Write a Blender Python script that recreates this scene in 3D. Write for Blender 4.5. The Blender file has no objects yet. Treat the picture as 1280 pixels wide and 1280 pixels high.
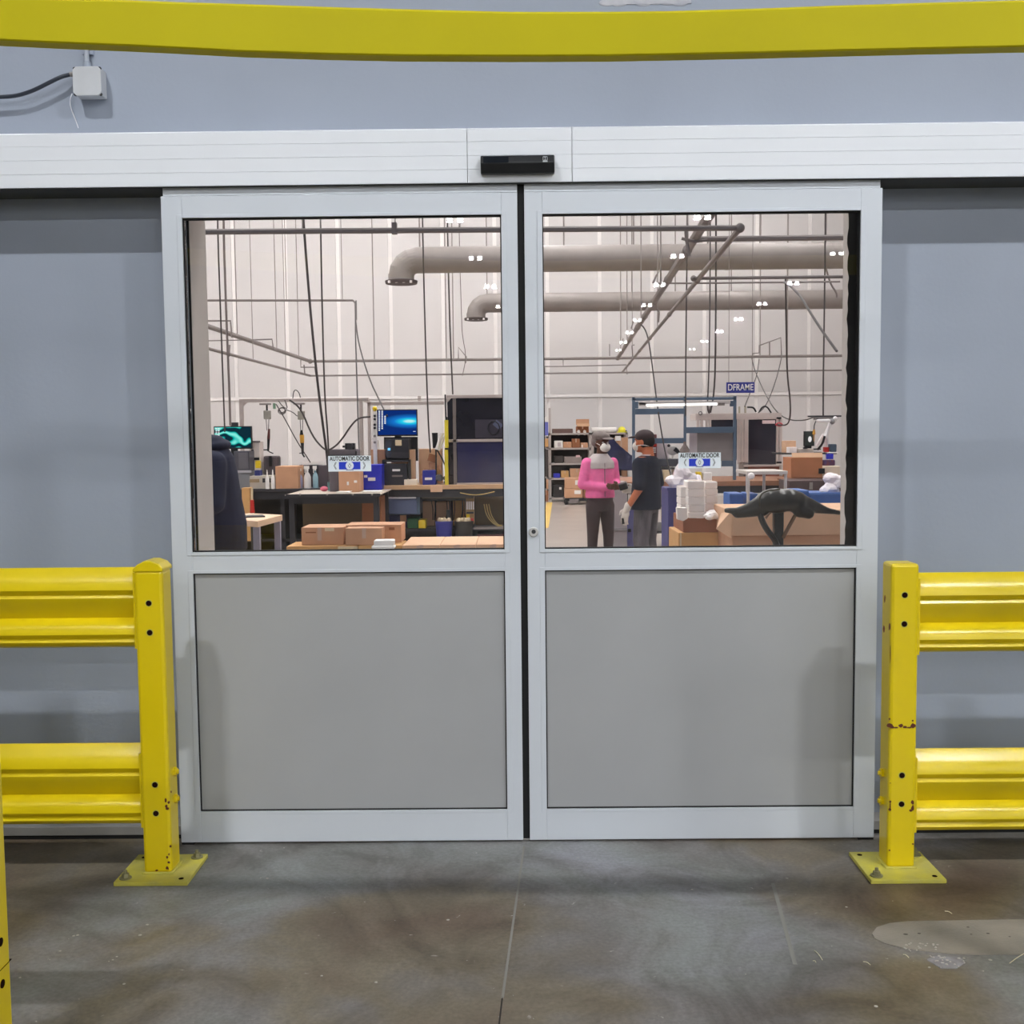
import bpy, bmesh, math, random
from mathutils import Vector, Matrix, Euler
random.seed(7)
sc = bpy.context.scene
col = sc.collection
# ------------------------------------------------------------------ camera, world, exposure
F = 1385.0
CAM = Vector((-0.0126, -4.0855, 1.5469))
PITCH, YAW, ROLL = 0.0723, -0.0075, -0.0101
_f = Vector((math.sin(YAW)*math.cos(PITCH), math.cos(YAW)*math.cos(PITCH), -math.sin(PITCH)))
_x = Vector((math.cos(YAW), -math.sin(YAW), 0)); _u = _x.cross(_f)
RX = math.cos(ROLL)*_x + math.sin(ROLL)*_u
UP = -math.sin(ROLL)*_x + math.cos(ROLL)*_u
cd = bpy.data.cameras.new('camera'); cam = bpy.data.objects.new('camera', cd); col.objects.link(cam)
cd.sensor_width = 36; cd.sensor_fit = 'HORIZONTAL'; cd.lens = F/1280*36; cd.clip_end = 300; cd.clip_start = 0.05
cam.matrix_world = Matrix.Translation(CAM) @ Matrix((RX, UP, -_f)).transposed().to_4x4()
sc.camera = cam
sc.view_settings.view_transform = 'Standard'; sc.view_settings.look = 'None'
sc.view_settings.gamma = 1; sc.view_settings.use_curve_mapping = False
sc.view_settings.exposure = 0.0
LAMP_L = 1850.0      # high bay lamps, camera side
SHOP_L = 40.0       # workshop ceiling panels, unseen, added for brightness
w = bpy.data.worlds.new('world'); sc.world = w; w.use_nodes = True
w.node_tree.nodes['Background'].inputs[0].default_value = (0.5, 0.55, 0.62, 1)
w.node_tree.nodes['Background'].inputs[1].default_value = 0.05
sc.cycles.max_bounces = 7; sc.cycles.diffuse_bounces = 4; sc.cycles.sample_clamp_indirect = 6

def ray(px, py): return _f + RX*((px-640)/F) - UP*((py-640)/F)
def PY(px, py, y): r = ray(px, py); return CAM + r*((y-CAM.y)/r.y)
def P(px, py, d): return PY(px, py, d-4.0855)
def PZ(px, py, z): r = ray(px, py); return CAM + r*((z-CAM.z)/r.z)

# ------------------------------------------------------------------ materials
def lin(c):
    c = c/255.0
    return c/12.92 if c <= 0.04045 else ((c+0.055)/1.055)**2.4
_m = {}
def M(key, rgb, rough=0.6, metal=0.0, var=0.06, scale=8.0, bump=0.0, spec=0.5, rgb2=None, stretch=None, bscale=None):
    if key in _m: return _m[key]
    m = bpy.data.materials.new(key); m.use_nodes = True; nt = m.node_tree; N = nt.nodes; L = nt.links
    b = N['Principled BSDF']; c = [lin(v) for v in rgb]
    b.inputs['Roughness'].default_value = rough; b.inputs['Metallic'].default_value = metal
    b.inputs['Specular IOR Level'].default_value = spec
    tc = N.new('ShaderNodeTexCoord'); mp = N.new('ShaderNodeMapping'); L.new(tc.outputs['Object'], mp.inputs[0])
    if stretch: mp.inputs['Scale'].default_value = stretch
    nz = N.new('ShaderNodeTexNoise'); nz.inputs['Scale'].default_value = scale; nz.inputs['Detail'].default_value = 6
    L.new(mp.outputs[0], nz.inputs[0])
    cr = N.new('ShaderNodeValToRGB'); cr.color_ramp.elements[0].position = 0.3; cr.color_ramp.elements[1].position = 0.7
    if rgb2: a = c; d = [lin(v) for v in rgb2]
    else: a = [v*(1-var) for v in c]; d = [min(1, v*(1+var)) for v in c]
    cr.color_ramp.elements[0].color = (*a, 1); cr.color_ramp.elements[1].color = (*d, 1)
    L.new(nz.outputs[0], cr.inputs[0]); L.new(cr.outputs[0], b.inputs['Base Color'])
    if bump:
        bp = N.new('ShaderNodeBump'); bp.inputs['Strength'].default_value = bump; bp.inputs['Distance'].default_value = 0.004
        n2 = N.new('ShaderNodeTexNoise'); n2.inputs['Scale'].default_value = bscale or scale*12; L.new(mp.outputs[0], n2.inputs[0])
        L.new(n2.outputs[0], bp.inputs['Height']); L.new(bp.outputs[0], b.inputs['Normal'])
    _m[key] = m; return m
def EM(key, rgb, s):
    if key in _m: return _m[key]
    m = bpy.data.materials.new(key); m.use_nodes = True; nt = m.node_tree; nt.nodes.clear()
    e = nt.nodes.new('ShaderNodeEmission'); o = nt.nodes.new('ShaderNodeOutputMaterial')
    e.inputs[0].default_value = (*rgb, 1); e.inputs[1].default_value = s
    nt.links.new(e.outputs[0], o.inputs[0]); _m[key] = m; return m
def GLASS(key, tint, extra=0.0, fac=0.9):
    m = bpy.data.materials.new(key); m.use_nodes = True; nt = m.node_tree; N = nt.nodes; L = nt.links; N.clear()
    t = N.new('ShaderNodeBsdfTransparent'); t.inputs[0].default_value = (*tint, 1)
    g = N.new('ShaderNodeBsdfGlossy'); g.inputs['Roughness'].default_value = 0.0
    fr = N.new('ShaderNodeFresnel'); fr.inputs[0].default_value = 1.5
    mx = N.new('ShaderNodeMath'); mx.operation = 'MULTIPLY_ADD'; mx.inputs[1].default_value = fac; mx.inputs[2].default_value = extra
    s = N.new('ShaderNodeMixShader'); o = N.new('ShaderNodeOutputMaterial')
    L.new(fr.outputs[0], mx.inputs[0]); L.new(mx.outputs[0], s.inputs[0]); L.new(t.outputs[0], s.inputs[1]); L.new(g.outputs[0], s.inputs[2]); L.new(s.outputs[0], o.inputs[0])
    _m[key] = m; return m

wall_m = M('grey_paint', (155, 163, 177), 0.55, var=0.05, scale=1.6, bump=0.12, bscale=60)
alu = M('aluminium', (208, 213, 220), 0.5, 0.12, var=0.015, scale=3)
alu_d = M('aluminium_panel', (168, 169, 170), 0.5, 0.1, var=0.035, scale=2.5)
alu_h = M('header_aluminium', (232, 235, 240), 0.5, 0.05, var=0.012, scale=3)
black = M('black_plastic', (22, 24, 28), 0.35, var=0.2)
rubber = M('black_rubber', (14, 14, 15), 0.8)
yel = M('yellow_enamel', (224, 198, 14), 0.28, var=0.03, scale=5, bump=0.015, bscale=30)
yelb = M('yellow_beam_enamel', (192, 180, 14), 0.5, spec=0.15, var=0.04, scale=4, bump=0.05, bscale=50)
yelp = M('yellow_scuffed', (206, 196, 70), 0.6, rgb2=(184, 176, 92), scale=14, bump=0.3)
rust = M('rust_chip', (92, 42, 24), 0.8)
hole = M('dark_hole', (30, 14, 10), 0.9, spec=0.05)
bolt = M('dull_steel', (150, 146, 110), 0.5, 0.5)
steel = M('galvanised_steel', (150, 142, 138), 0.45, 0.3, var=0.1, scale=5)
duct_m = M('spiral_duct', (146, 138, 134), 0.5, 0.15, var=0.08, scale=3, bump=0.1)
pipe_m = M('grey_pipe', (132, 124, 121), 0.5, 0.1)
cable_m = M('dark_cable', (66, 60, 60), 0.6)
cable_g = M('grey_cable', (120, 110, 108), 0.6)
bluecable = M('blue_black_cable', (44, 50, 62), 0.4)
whitewall = M('white_panel', (214, 210, 209), 0.7, var=0.025, scale=1.5)
trimw = M('white_trim', (244, 240, 238), 0.5, var=0.01)
jamb = M('jamb_paint', (205, 200, 196), 0.6, var=0.05, scale=5)
card = M('cardboard', (204, 156, 122), 0.85, var=0.07, scale=9, bump=0.1)
card2 = M('light_cardboard', (226, 184, 150), 0.85, var=0.06, scale=9, bump=0.1)
card3 = M('orange_cardboard', (214, 166, 108), 0.85, var=0.07, scale=9)
cardd = M('dark_cardboard', (150, 98, 66), 0.85, var=0.08)
tape = M('clear_tape', (206, 176, 156), 0.25)
paper = M('paper', (240, 236, 232), 0.8, var=0.02)
cream = M('cream_label', (226, 206, 170), 0.8)
ink = M('black_ink', (16, 16, 18), 0.7)
foam = M('white_foam', (252, 246, 242), 0.85, var=0.03, scale=12, bump=0.2)
bag = M('white_plastic_bag', (236, 228, 232), 0.35, var=0.05, scale=10, bump=0.5)
navy = M('navy_plastic', (52, 60, 128), 0.5)
blueb = M('blue_bin_plastic', (58, 104, 178), 0.45)
royal = M('royal_blue_plastic', (40, 48, 190), 0.45)
slate = M('slate_blue_steel', (86, 104, 124), 0.5, 0.1)
slate_d = M('blue_grey_drawer', (92, 104, 136), 0.5)
darkm = M('charcoal_metal', (50, 50, 54), 0.5)
grey = M('grey_metal', (140, 136, 138), 0.5)
woodt = M('beech_top', (206, 168, 128), 0.55, var=0.1, scale=3, stretch=(1, 8, 8))
greytop = M('grey_laminate', (196, 182, 168), 0.5)
dglass = M('smoked_screen', (26, 27, 44), 0.12, var=0.3, scale=3)
skin_d = M('skin_dark', (104, 66, 50), 0.55)
skin_m = M('skin_tan', (190, 108, 70), 0.55)
pink = M('pink_fleece', (248, 118, 176), 0.95, var=0.08, scale=20, bump=0.5)
fleece = M('grey_fleece', (196, 186, 184), 0.95, var=0.05, scale=20, bump=0.5)
trouser = M('brown_black_cloth', (66, 52, 54), 0.9, var=0.12)
tweed = M('grey_tweed', (132, 122, 118), 0.95, var=0.15, scale=40)
navycloth = M('navy_cloth', (38, 42, 62), 0.9, var=0.15, scale=8)
blackcloth = M('black_cloth', (24, 28, 44), 0.95, var=0.15, spec=0.2)
greycloth = M('grey_work_trousers', (112, 106, 112), 0.9, rgb2=(70, 66, 70), scale=7, stretch=(1.6, 1.6, .5))  # darker streaks put the shade of the folds into the cloth colour
hair = M('dark_hair', (26, 20, 18), 0.7)
mask = M('white_mask', (240, 236, 228), 0.8)
glove = M('pale_glove', (214, 206, 196), 0.85)
leather = M('black_leather', (22, 20, 13), 0.3, var=0.15, scale=6, bump=0.25)
greenp = M('green_plastic', (44, 108, 66), 0.5)
yelplast = M('yellow_plastic', (232, 200, 30), 0.45)
redp = M('red_plastic', (196, 44, 34), 0.5)
tapeyel = M('yellow_floor_tape', (226, 190, 104), 0.6)

# ------------------------------------------------------------------ mesh helpers
def tagit(o, label=None, cat=None, group=None, kind=None):
    if label: o['label'] = label
    if cat: o['category'] = cat
    if group: o['group'] = group
    if kind: o['kind'] = kind
    return o
class MB:
    def __init__(s): s.bm = bmesh.new()
    def box(s, x0, x1, y0, y1, z0, z1, rot=None, about=None):
        r = bmesh.ops.create_cube(s.bm, size=1); c = Vector(((x0+x1)/2, (y0+y1)/2, (z0+z1)/2))
        for v in r['verts']:
            p = Vector((v.co.x*abs(x1-x0), v.co.y*abs(y1-y0), v.co.z*abs(z1-z0)))
            if rot: p = Euler(rot).to_matrix() @ p
            v.co = p + c
        return s
    def cyl(s, a, b, r, r2=None, seg=12):
        a = Vector(a); b = Vector(b); d = b-a; r2 = r if r2 is None else r2
        q = d.to_track_quat('Z', 'Y').to_matrix().to_4x4()
        bmesh.ops.create_cone(s.bm, cap_ends=True, segments=seg, radius1=r, radius2=r2, depth=d.length, matrix=Matrix.Translation((a+b)/2) @ q)
        return s
    def ell(s, c, r, rot=(0, 0, 0), seg=16):
        bmesh.ops.create_uvsphere(s.bm, u_segments=seg, v_segments=max(6, seg*2//3), radius=1,
            matrix=Matrix.Translation(c) @ Euler(rot).to_matrix().to_4x4() @ Matrix.Diagonal((*r, 1)))
        return s
    def cap(s, a, b, r1, r2, seg=12):
        s.cyl(a, b, r1, r2, seg); s.ell(a, (r1,)*3, seg=seg); s.ell(b, (r2,)*3, seg=seg); return s
    def loft(s, rings, seg=20):     # rings: (centre, rx, ry) horizontal ellipses, bottom to top
        prev = None
        for c, rx, ry in rings:
            vs = [s.bm.verts.new((c[0]+rx*math.cos(2*math.pi*k/seg), c[1]+ry*math.sin(2*math.pi*k/seg), c[2])) for k in range(seg)]
            if prev:
                for k in range(seg): s.bm.faces.new((prev[k], prev[(k+1) % seg], vs[(k+1) % seg], vs[k]))
            else: s.bm.faces.new(vs[::-1])
            prev = vs
        s.bm.faces.new(prev); return s
    def tube(s, pts, r, seg=8, smooth=0):
        pts = [Vector(p) for p in pts]
        for _ in range(smooth):
            q = [pts[0]]
            for a, b in zip(pts, pts[1:]): q += [a*0.75+b*0.25, a*0.25+b*0.75]
            pts = q+[pts[-1]]
        prev = None; up = Vector((0.13, 0.31, 0.94))
        for i, p in enumerate(pts):
            t = (pts[min(i+1, len(pts)-1)]-pts[max(i-1, 0)]).normalized()
            if prev is None: a = t.cross(up if abs(t.dot(up)) < 0.9 else Vector((1, 0, 0))).normalized()
            else: a = (a-t*a.dot(t)).normalized()
            b = t.cross(a)
            vs = [s.bm.verts.new(p+(a*math.cos(2*math.pi*k/seg)+b*math.sin(2*math.pi*k/seg))*r) for k in range(seg)]
            if prev:
                for k in range(seg): s.bm.faces.new((prev[k], prev[(k+1) % seg], vs[(k+1) % seg], vs[k]))
            else: s.bm.faces.new(vs[::-1])
            prev = vs
        s.bm.faces.new(prev); return s
    def prism(s, poly, axis, a, b):   # poly in the two other axes, extruded along axis from a to b
        def mk(u, v, t): return {'x': (t, u, v), 'y': (u, t, v), 'z': (u, v, t)}[axis]
        A = [s.bm.verts.new(mk(u, v, a)) for u, v in poly]; B = [s.bm.verts.new(mk(u, v, b)) for u, v in poly]
        n = len(poly)
        for k in range(n): s.bm.faces.new((A[k], A[(k+1) % n], B[(k+1) % n], B[k]))
        s.bm.faces.new(A[::-1]); s.bm.faces.new(B); return s
    def build(s, name, mat, parent=None, label=None, cat=None, group=None, kind=None, bevel=0, smooth=False, local=False, voxel=0, sm=0):
        bmesh.ops.recalc_face_normals(s.bm, faces=s.bm.faces)
        me = bpy.data.meshes.new(name); s.bm.to_mesh(me); s.bm.free(); me.materials.append(mat)
        o = bpy.data.objects.new(name, me); col.objects.link(o)
        if voxel:
            md = o.modifiers.new('r', 'REMESH'); md.mode = 'VOXEL'; md.voxel_size = voxel; md.use_smooth_shade = True
            if sm:
                ms = o.modifiers.new('s', 'SMOOTH'); ms.iterations = sm; ms.factor = 0.5
            dg = bpy.context.evaluated_depsgraph_get(); me2 = bpy.data.meshes.new_from_object(o.evaluated_get(dg))
            o.modifiers.clear(); o.data = me2; me = me2; me.name = name
            if not me.materials: me.materials.append(mat)
            smooth = True
        if smooth:
            for p in me.polygons: p.use_smooth = True
            if not voxel:
                try: me.set_sharp_from_angle(angle=math.radians(38))
                except Exception: pass
        if parent:
            o.parent = parent
            if not local: me.transform(Matrix.Translation(-root_loc(parent)))
        elif not local:
            vs = [v.co for v in me.vertices]
            c = Vector(((min(v.x for v in vs)+max(v.x for v in vs))/2, (min(v.y for v in vs)+max(v.y for v in vs))/2, min(v.z for v in vs)))
            me.transform(Matrix.Translation(-c)); o.location = c
        if bevel:
            b = o.modifiers.new('bevel', 'BEVEL'); b.width = bevel; b.segments = 2; b.limit_method = 'ANGLE'
        return tagit(o, label, cat, group, kind)
def root_loc(o):
    l = Vector(o.location)
    while o.parent: o = o.parent; l += Vector(o.location)
    return l
def T(name, label, cat, loc, group=None, rz=0):
    o = bpy.data.objects.new(name, None); o.empty_display_size = 0.1; col.objects.link(o)
    o.location = loc; o.rotation_euler = (0, 0, rz); return tagit(o, label, cat, group)
def text_mesh(name, s, size, loc, mat, parent, extrude=0.0006, offset=0.0, width=None):
    cu = bpy.data.curves.new(name, 'FONT'); cu.body = s; cu.size = size; cu.extrude = extrude; cu.offset = offset
    cu.align_x = 'CENTER'; cu.align_y = 'CENTER'
    t = bpy.data.objects.new('tmp', cu); col.objects.link(t); bpy.context.view_layer.update()
    me = bpy.data.meshes.new_from_object(t.evaluated_get(bpy.context.evaluated_depsgraph_get())); bpy.data.objects.remove(t)
    me.name = name; me.materials.clear(); me.materials.append(mat)
    if width:
        xs = [v.co.x for v in me.vertices]; k = width/(max(xs)-min(xs)); me.transform(Matrix.Diagonal((k, 1, 1, 1)))
    me.transform(Matrix.Translation(Vector(loc)-root_loc(parent)) @ Matrix.Rotation(math.pi/2, 4, 'X'))
    o = bpy.data.objects.new(name, me); col.objects.link(o); o.parent = parent; return o

# ------------------------------------------------------------------ setting
HZ = 8.6; FAR = 22.0; WY0, WY1 = 0.16, 0.367
OX0, OX1, OZ = -1.257, 1.281, 2.46
wf = MB(); wf.box(-18, OX0, WY0, WY1, 0, HZ).box(OX1, 18, WY0, WY1, 0, HZ).box(OX0, OX1, WY0, WY1, OZ, HZ)
wall_front = wf.build('wall_front', wall_m, kind='structure')
a, b2 = PY(752, 10, WY0), PY(864, -30, WY0)
pm = MB(); pm.box(a.x, b2.x, WY0-0.003, WY0, a.z+0.012, b2.z)
for k in range(7): pm.ell((a.x+0.02+k*0.045, WY0-0.001, a.z+0.014+0.012*random.random()), (0.03, 0.002, 0.012))
pm.build('bare_patch', M('bare_plaster', (206, 206, 210), 0.8, rgb2=(178, 180, 190), scale=20), wall_front, label='pale unpainted patch high on the grey wall')
# jamb lining of the opening and its bright corner beads
jb = MB(); jb.box(OX0-0.001, OX0+0.004, WY0, WY1+0.01, 0, OZ).box(OX1-0.004, OX1+0.001, WY0, WY1+0.01, 0, OZ).box(OX0, OX1, WY0, WY1+0.01, OZ-0.004, OZ+0.001)
jb.build('trim_1', jamb, kind='structure')
# floor with procedural concrete
def floor_material():
    m = bpy.data.materials.new('worn_concrete'); m.use_nodes = True; nt = m.node_tree; N = nt.nodes; L = nt.links; b = N['Principled BSDF']
    tc = N.new('ShaderNodeTexCoord')
    def nz(scale, detail=6, rough=0.6, dist=0):
        n = N.new('ShaderNodeTexNoise'); n.inputs['Scale'].default_value = scale; n.inputs['Detail'].default_value = detail
        n.inputs['Roughness'].default_value = rough; n.inputs['Distortion'].default_value = dist; L.new(tc.outputs['Object'], n.inputs[0]); return n
    def ramp(src, stops):
        r = N.new('ShaderNodeValToRGB'); e = r.color_ramp.elements
        e[0].position, e[0].color = stops[0][0], (*[lin(v) for v in stops[0][1]], 1); e[1].position, e[1].color = stops[-1][0], (*[lin(v) for v in stops[-1][1]], 1)
        for p, c in stops[1:-1]: q = e.new(p); q.color = (*[lin(v) for v in c], 1)
        L.new(src, r.inputs[0]); return r
    def mix(a, b_, f, mode='MIX'):
        x = N.new('ShaderNodeMix'); x.data_type = 'RGBA'; x.blend_type = mode
        if isinstance(f, float): x.inputs[0].default_value = f
        else: L.new(f, x.inputs[0])
        L.new(a, x.inputs[6]); L.new(b_, x.inputs[7]); return x.outputs[2]
    base = ramp(nz(1.1, 4, 0.5, 0.4).outputs[0], [(0.34, (112, 96, 80)), (0.44, (126, 116, 98)), (0.52, (132, 128, 126)), (0.60, (138, 140, 138)), (0.68, (150, 150, 156))])
    blot = ramp(nz(2.3, 8, 0.65, 1.2).outputs[0], [(0.32, (140, 128, 112)), (0.47, (216, 212, 206)), (0.62, (255, 255, 255))])
    fine = ramp(nz(70, 3).outputs[0], [(0.3, (214, 214, 214)), (0.7, (255, 255, 255))])
    c = mix(base.outputs[0], blot.outputs[0], 0.8, 'MULTIPLY'); c = mix(c, fine.outputs[0], 0.9, 'MULTIPLY')
    sp = nz(34, 3, 0.5, 0.8); spr = N.new('ShaderNodeValToRGB'); spr.color_ramp.elements[0].position = 0.72; spr.color_ramp.elements[1].position = 0.78
    L.new(sp.outputs[0], spr.inputs[0])
    lt = N.new('ShaderNodeRGB'); lt.outputs[0].default_value = (0.36, 0.34, 0.31, 1)
    c = mix(c, lt.outputs[0], spr.outputs[0])
    L.new(c, b.inputs['Base Color'])
    rr = N.new('ShaderNodeMapRange'); rr.inputs[3].default_value = 0.32; rr.inputs[4].default_value = 0.6
    L.new(nz(3, 5, 0.6).outputs[0], rr.inputs[0]); L.new(rr.outputs[0], b.inputs['Roughness'])
    bp = N.new('ShaderNodeBump'); bp.inputs['Strength'].default_value = 0.15; bp.inputs['Distance'].default_value = 0.003
    L.new(nz(40, 6).outputs[0], bp.inputs['Height']); L.new(bp.outputs[0], b.inputs['Normal'])
    return m
conc = floor_material()
floor = MB().box(-18, 18, -85, WY0, -0.2, 0).build('floor', conc, kind='structure')
shopfloor_m = M('sealed_shop_floor', (180, 168, 158), 0.3, rgb2=(164, 152, 144), scale=1.2, bump=0.03)
floor_in = MB().box(-18, 18, WY0, FAR+0.3, -0.2, 0).build('floor_interior', shopfloor_m, kind='structure')
# saw cuts and repair patch
def strip(p, q, wd, name, mat, z=0.0008):
    p = Vector((p.x, p.y, 0)); q = Vector((q.x, q.y, 0)); n = (q-p).cross(Vector((0, 0, 1))).normalized()*wd/2
    bb = MB(); bb.prism([((p+n).x, (p+n).y), ((p-n).x, (p-n).y), ((q-n).x, (q-n).y), ((q+n).x, (q+n).y)], 'z', 0, z)
    return bb
strip(PZ(655, 1058, 0), PZ(628, 1248, 0), 0.007, '', None).build('control_joint', M('pale_joint', (134, 131, 124), 0.8), floor)
strip(PZ(628, 1246, 0), PZ(618, 1330, 0), 0.0045, '', None).build('control_joint', M('open_joint', (44, 38, 34), 0.9), floor)
strip(PZ(966, 1104, 0), PZ(994, 1206, 0), 0.012, '', None).build('control_joint', M('faint_joint', (128, 126, 120), 0.8), floor)
pt = []
for px, py in [(1090, 1168), (1096, 1160), (1112, 1155), (1135, 1152.5), (1290, 1150), (1480, 1150), (1480, 1192), (1280, 1194), (1230, 1194), (1190, 1193), (1160, 1190), (1130, 1186), (1106, 1180), (1094, 1174)]:
    p = PZ(px, py, 0); pt.append((p.x, p.y))
MB().prism(pt, 'z', 0, 0.003).build('repair_patch', M('patch_concrete', (146, 137, 126), 0.55, rgb2=(124, 119, 112), scale=9, bump=0.5), floor, label='pale rounded repair patch in the concrete')
pt = [(PZ(x, y, 0).x, PZ(x, y, 0).y) for x, y in [(1158, 1200), (1168, 1196), (1200, 1197), (1206, 1204), (1196, 1211), (1176, 1211)]]
MB().prism(pt, 'z', 0, 0.0025).build('repair_patch', M('patch_speckled', (150, 146, 148), 0.6, rgb2=(120, 116, 116), scale=30), floor)
m = MB(); rq = random.Random(8)
for (px, py, sx_) in ((1132, 1169, 4), (1149, 1168, 3), (1210, 1160, 2.5), (1214, 1169, 2), (1235, 1168, 3), (1262, 1172, 2)):
    p = PZ(px, py, 0); m.ell((p.x, p.y, 0.0028), (sx_/F*2.9, sx_/F*1.8, 0.0007), seg=8)
m.build('pits', M('dark_pit', (74, 70, 64), .9), floor, kind='stuff')
m = MB()
for k in range(46):
    px, py = (rq.uniform(1128, 1172), rq.uniform(1180, 1190)) if k < 22 else (rq.uniform(1160, 1206), rq.uniform(1196, 1211))
    p = PZ(px, py, 0); r = rq.uniform(.002, .005); m.ell((p.x, p.y, 0.003), (r, r*.8, .0022), seg=6)
for (px, py) in ((97, 1169), (92, 1170), (75, 1189), (62, 1200), (141, 1200), (146, 1196), (136, 1202), (175, 1169), (184, 1156), (25, 1222), (155, 1230), (45, 1277), (355, 1060), (402, 1220), (334, 1098), (865, 1112), (932, 1218), (1058, 1134), (1095, 1258), (470, 1228), (560, 1150), (1238, 1200), (1229, 1214)):
    p = PZ(px, py, 0); r = rq.uniform(.002, .006); m.ell((p.x, p.y, 0.0006), (r, r, .0012), seg=7)
m.build('grit', M('pale_grit', (176, 170, 160), .9), floor, kind='stuff')
m = MB()
for a_, b_ in (((1129, 1193), (1136, 1197)), ((1079, 1202), (1088, 1206)), ((1262, 1204), (1284, 1190)), ((1016, 1201), (1020, 1203)), ((1181, 1139), (1190, 1142)), ((1018, 1188), (1028, 1200))):
    p, q = PZ(*a_, 0.002), PZ(*b_, 0.002); m.tube([p, (p+q)/2+Vector((.002, .003, 0.002)), q], .0012, 5, 1)
m.build('straw_litter', M('straw', (214, 206, 176), .8), floor, kind='stuff')
# hall shell on the camera side, workshop shell
hallw = M('hall_wall', (70, 70, 72), 0.8); ceil_m = M('dark_ceiling', (46, 46, 48), 0.8)
MB().box(-18.2, -18, -85, WY0, 0, HZ).build('wall_left', hallw, kind='structure')
MB().box(18, 18.2, -85, WY0, 0, HZ).build('wall_right', hallw, kind='structure')
MB().box(-18.2, 18.2, -85.2, -85, 0, HZ).build('wall_back', hallw, kind='structure')
MB().box(-18.2, 18.2, -85.2, WY0, HZ, HZ+0.2).build('ceiling', ceil_m, kind='structure')
WX = 10.6
MB().box(-WX-0.2, -WX, WY1, FAR, 0, HZ).build('wall_left_interior', whitewall, kind='structure')
MB().box(WX, WX+0.2, WY1, FAR, 0, HZ).build('wall_right_interior', whitewall, kind='structure')
MB().box(-WX-0.2, WX+0.2, WY1, FAR+0.3, HZ, HZ+0.2).build('ceiling_interior', M('shop_ceiling', (214, 208, 204), 0.8), kind='structure')
wfar = MB().box(-WX-0.2, WX+0.2, FAR+0.03, FAR+0.3, 0, HZ).build('wall_far', trimw, kind='structure')
x = -6.64-1.2175*4
k = 0
while x < WX:
    xa, xb = max(x+0.045, -WX), min(x+1.2175-0.045, WX)
    if xb-xa > 0.2:
        for z0, z1 in ((0.1, 2.33), (2.42, HZ)):
            MB().box(xa, xb, FAR, FAR+0.03, z0, z1).build('panel', whitewall, wfar)
    x += 1.2175
MB().box(-WX, WX, FAR-0.02, FAR+0.02, 2.34, 2.41).build('rail', trimw, wfar)
# yellow floor tape in the workshop
def tape_line(p, q, wd):
    strip(PZ(*p, 0), PZ(*q, 0), wd, '', None, 0.001).build('tape_line', tapeyel, floor_in)
tape_line((687, 628), (681, 660), 0.12); tape_line((786, 662), (803, 693), 0.09)

# ------------------------------------------------------------------ door leaves, header, sensor
def leaf(name, x0, x1, gx0, gx1, px0, px1):
    r = T(name, 'sliding', 'door', ((x0+x1)/2, 0.02, 0.008)); del r['label']; del r['category']; r['kind'] = 'structure'
    z0, z1 = 0.008, 2.412; Y0, Y1 = 0.0, 0.045
    gz0, gz1, pz0, pz1 = 1.112, 2.333, 0.127, 1.032
    ix0, ix1 = min(gx0, px0), max(gx1, px1)
    MB().box(x0, ix0, Y0, Y1, z0, z1).build('stile', alu, r, bevel=0.0015)
    MB().box(ix1, x1, Y0, Y1, z0, z1).build('stile', alu, r, bevel=0.0015)
    MB().box(ix0, ix1, Y0, Y1, gz1, z1).build('rail', alu, r, bevel=0.0015)
    MB().box(ix0, ix1, Y0, Y1, pz1, gz0).build('rail', alu, r, bevel=0.0015)
    MB().box(ix0, ix1, Y0, Y1, z0, pz0).build('rail', alu, r, bevel=0.0015)
    for (a0, a1, b0, b1, yy) in ((ix0, ix1, gz0, gz1, 0.0), (ix0, ix1, pz0, pz1, 0.002)):
        m = MB(); t = 0.012   # glazing beads, slightly proud, leaving a thin dark line
        m.box(a0-t*1.6, a0, yy-0.003, 0.004, b0-t, b1+t).box(a1, a1+t*1.6, yy-0.003, 0.004, b0-t, b1+t)
        m.box(a0, a1, yy-0.003, 0.004, b1, b1+t).box(a0, a1, yy-0.003, 0.004, b0-t, b0)
        m.build('bead', alu, r, bevel=0.001)
    m = MB(); s = 0.004
    for (b0, b1) in ((gz0, gz1), (pz0, pz1)):
        m.box(ix0, ix0+s, 0.006, 0.03, b0, b1).box(ix1-s, ix1, 0.006, 0.03, b0, b1).box(ix0, ix1, 0.006, 0.03, b0, b0+s).box(ix0, ix1, 0.006, 0.03, b1-s, b1)
    m.build('gasket', rubber, r)
    MB().box(ix0+s, ix1-s, 0.012, 0.03, pz0+s, pz1-s).build('panel', alu_d, r)
    MB().box(ix0+s, ix1-s, 0.018, 0.024, gz0+s, gz1-s).build('glass', _m['door_glass'], r)
    return r
GLASS('door_glass', (0.955, 0.95, 0.94), 0.0, 0.8)
d1 = leaf('door_1', -1.308, -0.013, -1.232, -0.073, -1.222, -0.072)
d2 = leaf('door_2', 0.012, 1.308, 0.077, 1.230, 0.078, 1.226)
MB().box(-0.013, 0.012, 0.012, 0.04, 0.01, 2.441).build('weatherstrip', rubber, d1)
m = MB(); rg = random.Random(3)      # brush seal hanging in the right-hand gap
m.box(1.215, 1.236, 0.047, 0.05, 0.01, 2.40)
pts = [(1.236, 0.01), (1.236, 2.40)]
z = 2.40
while z > 0.03: pts.append((1.2+rg.uniform(-0.004, 0.004), z)); z -= 0.03
MB().prism(pts, 'y', 0.0475, 0.0495).build('brush_seal', rubber, d2, label='frayed black brush seal')
m.bm.free()
MB().box(-1.23, -1.223, 0.047, 0.052, 0.01, 2.40).build('brush_seal', rubber, d1)
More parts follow.
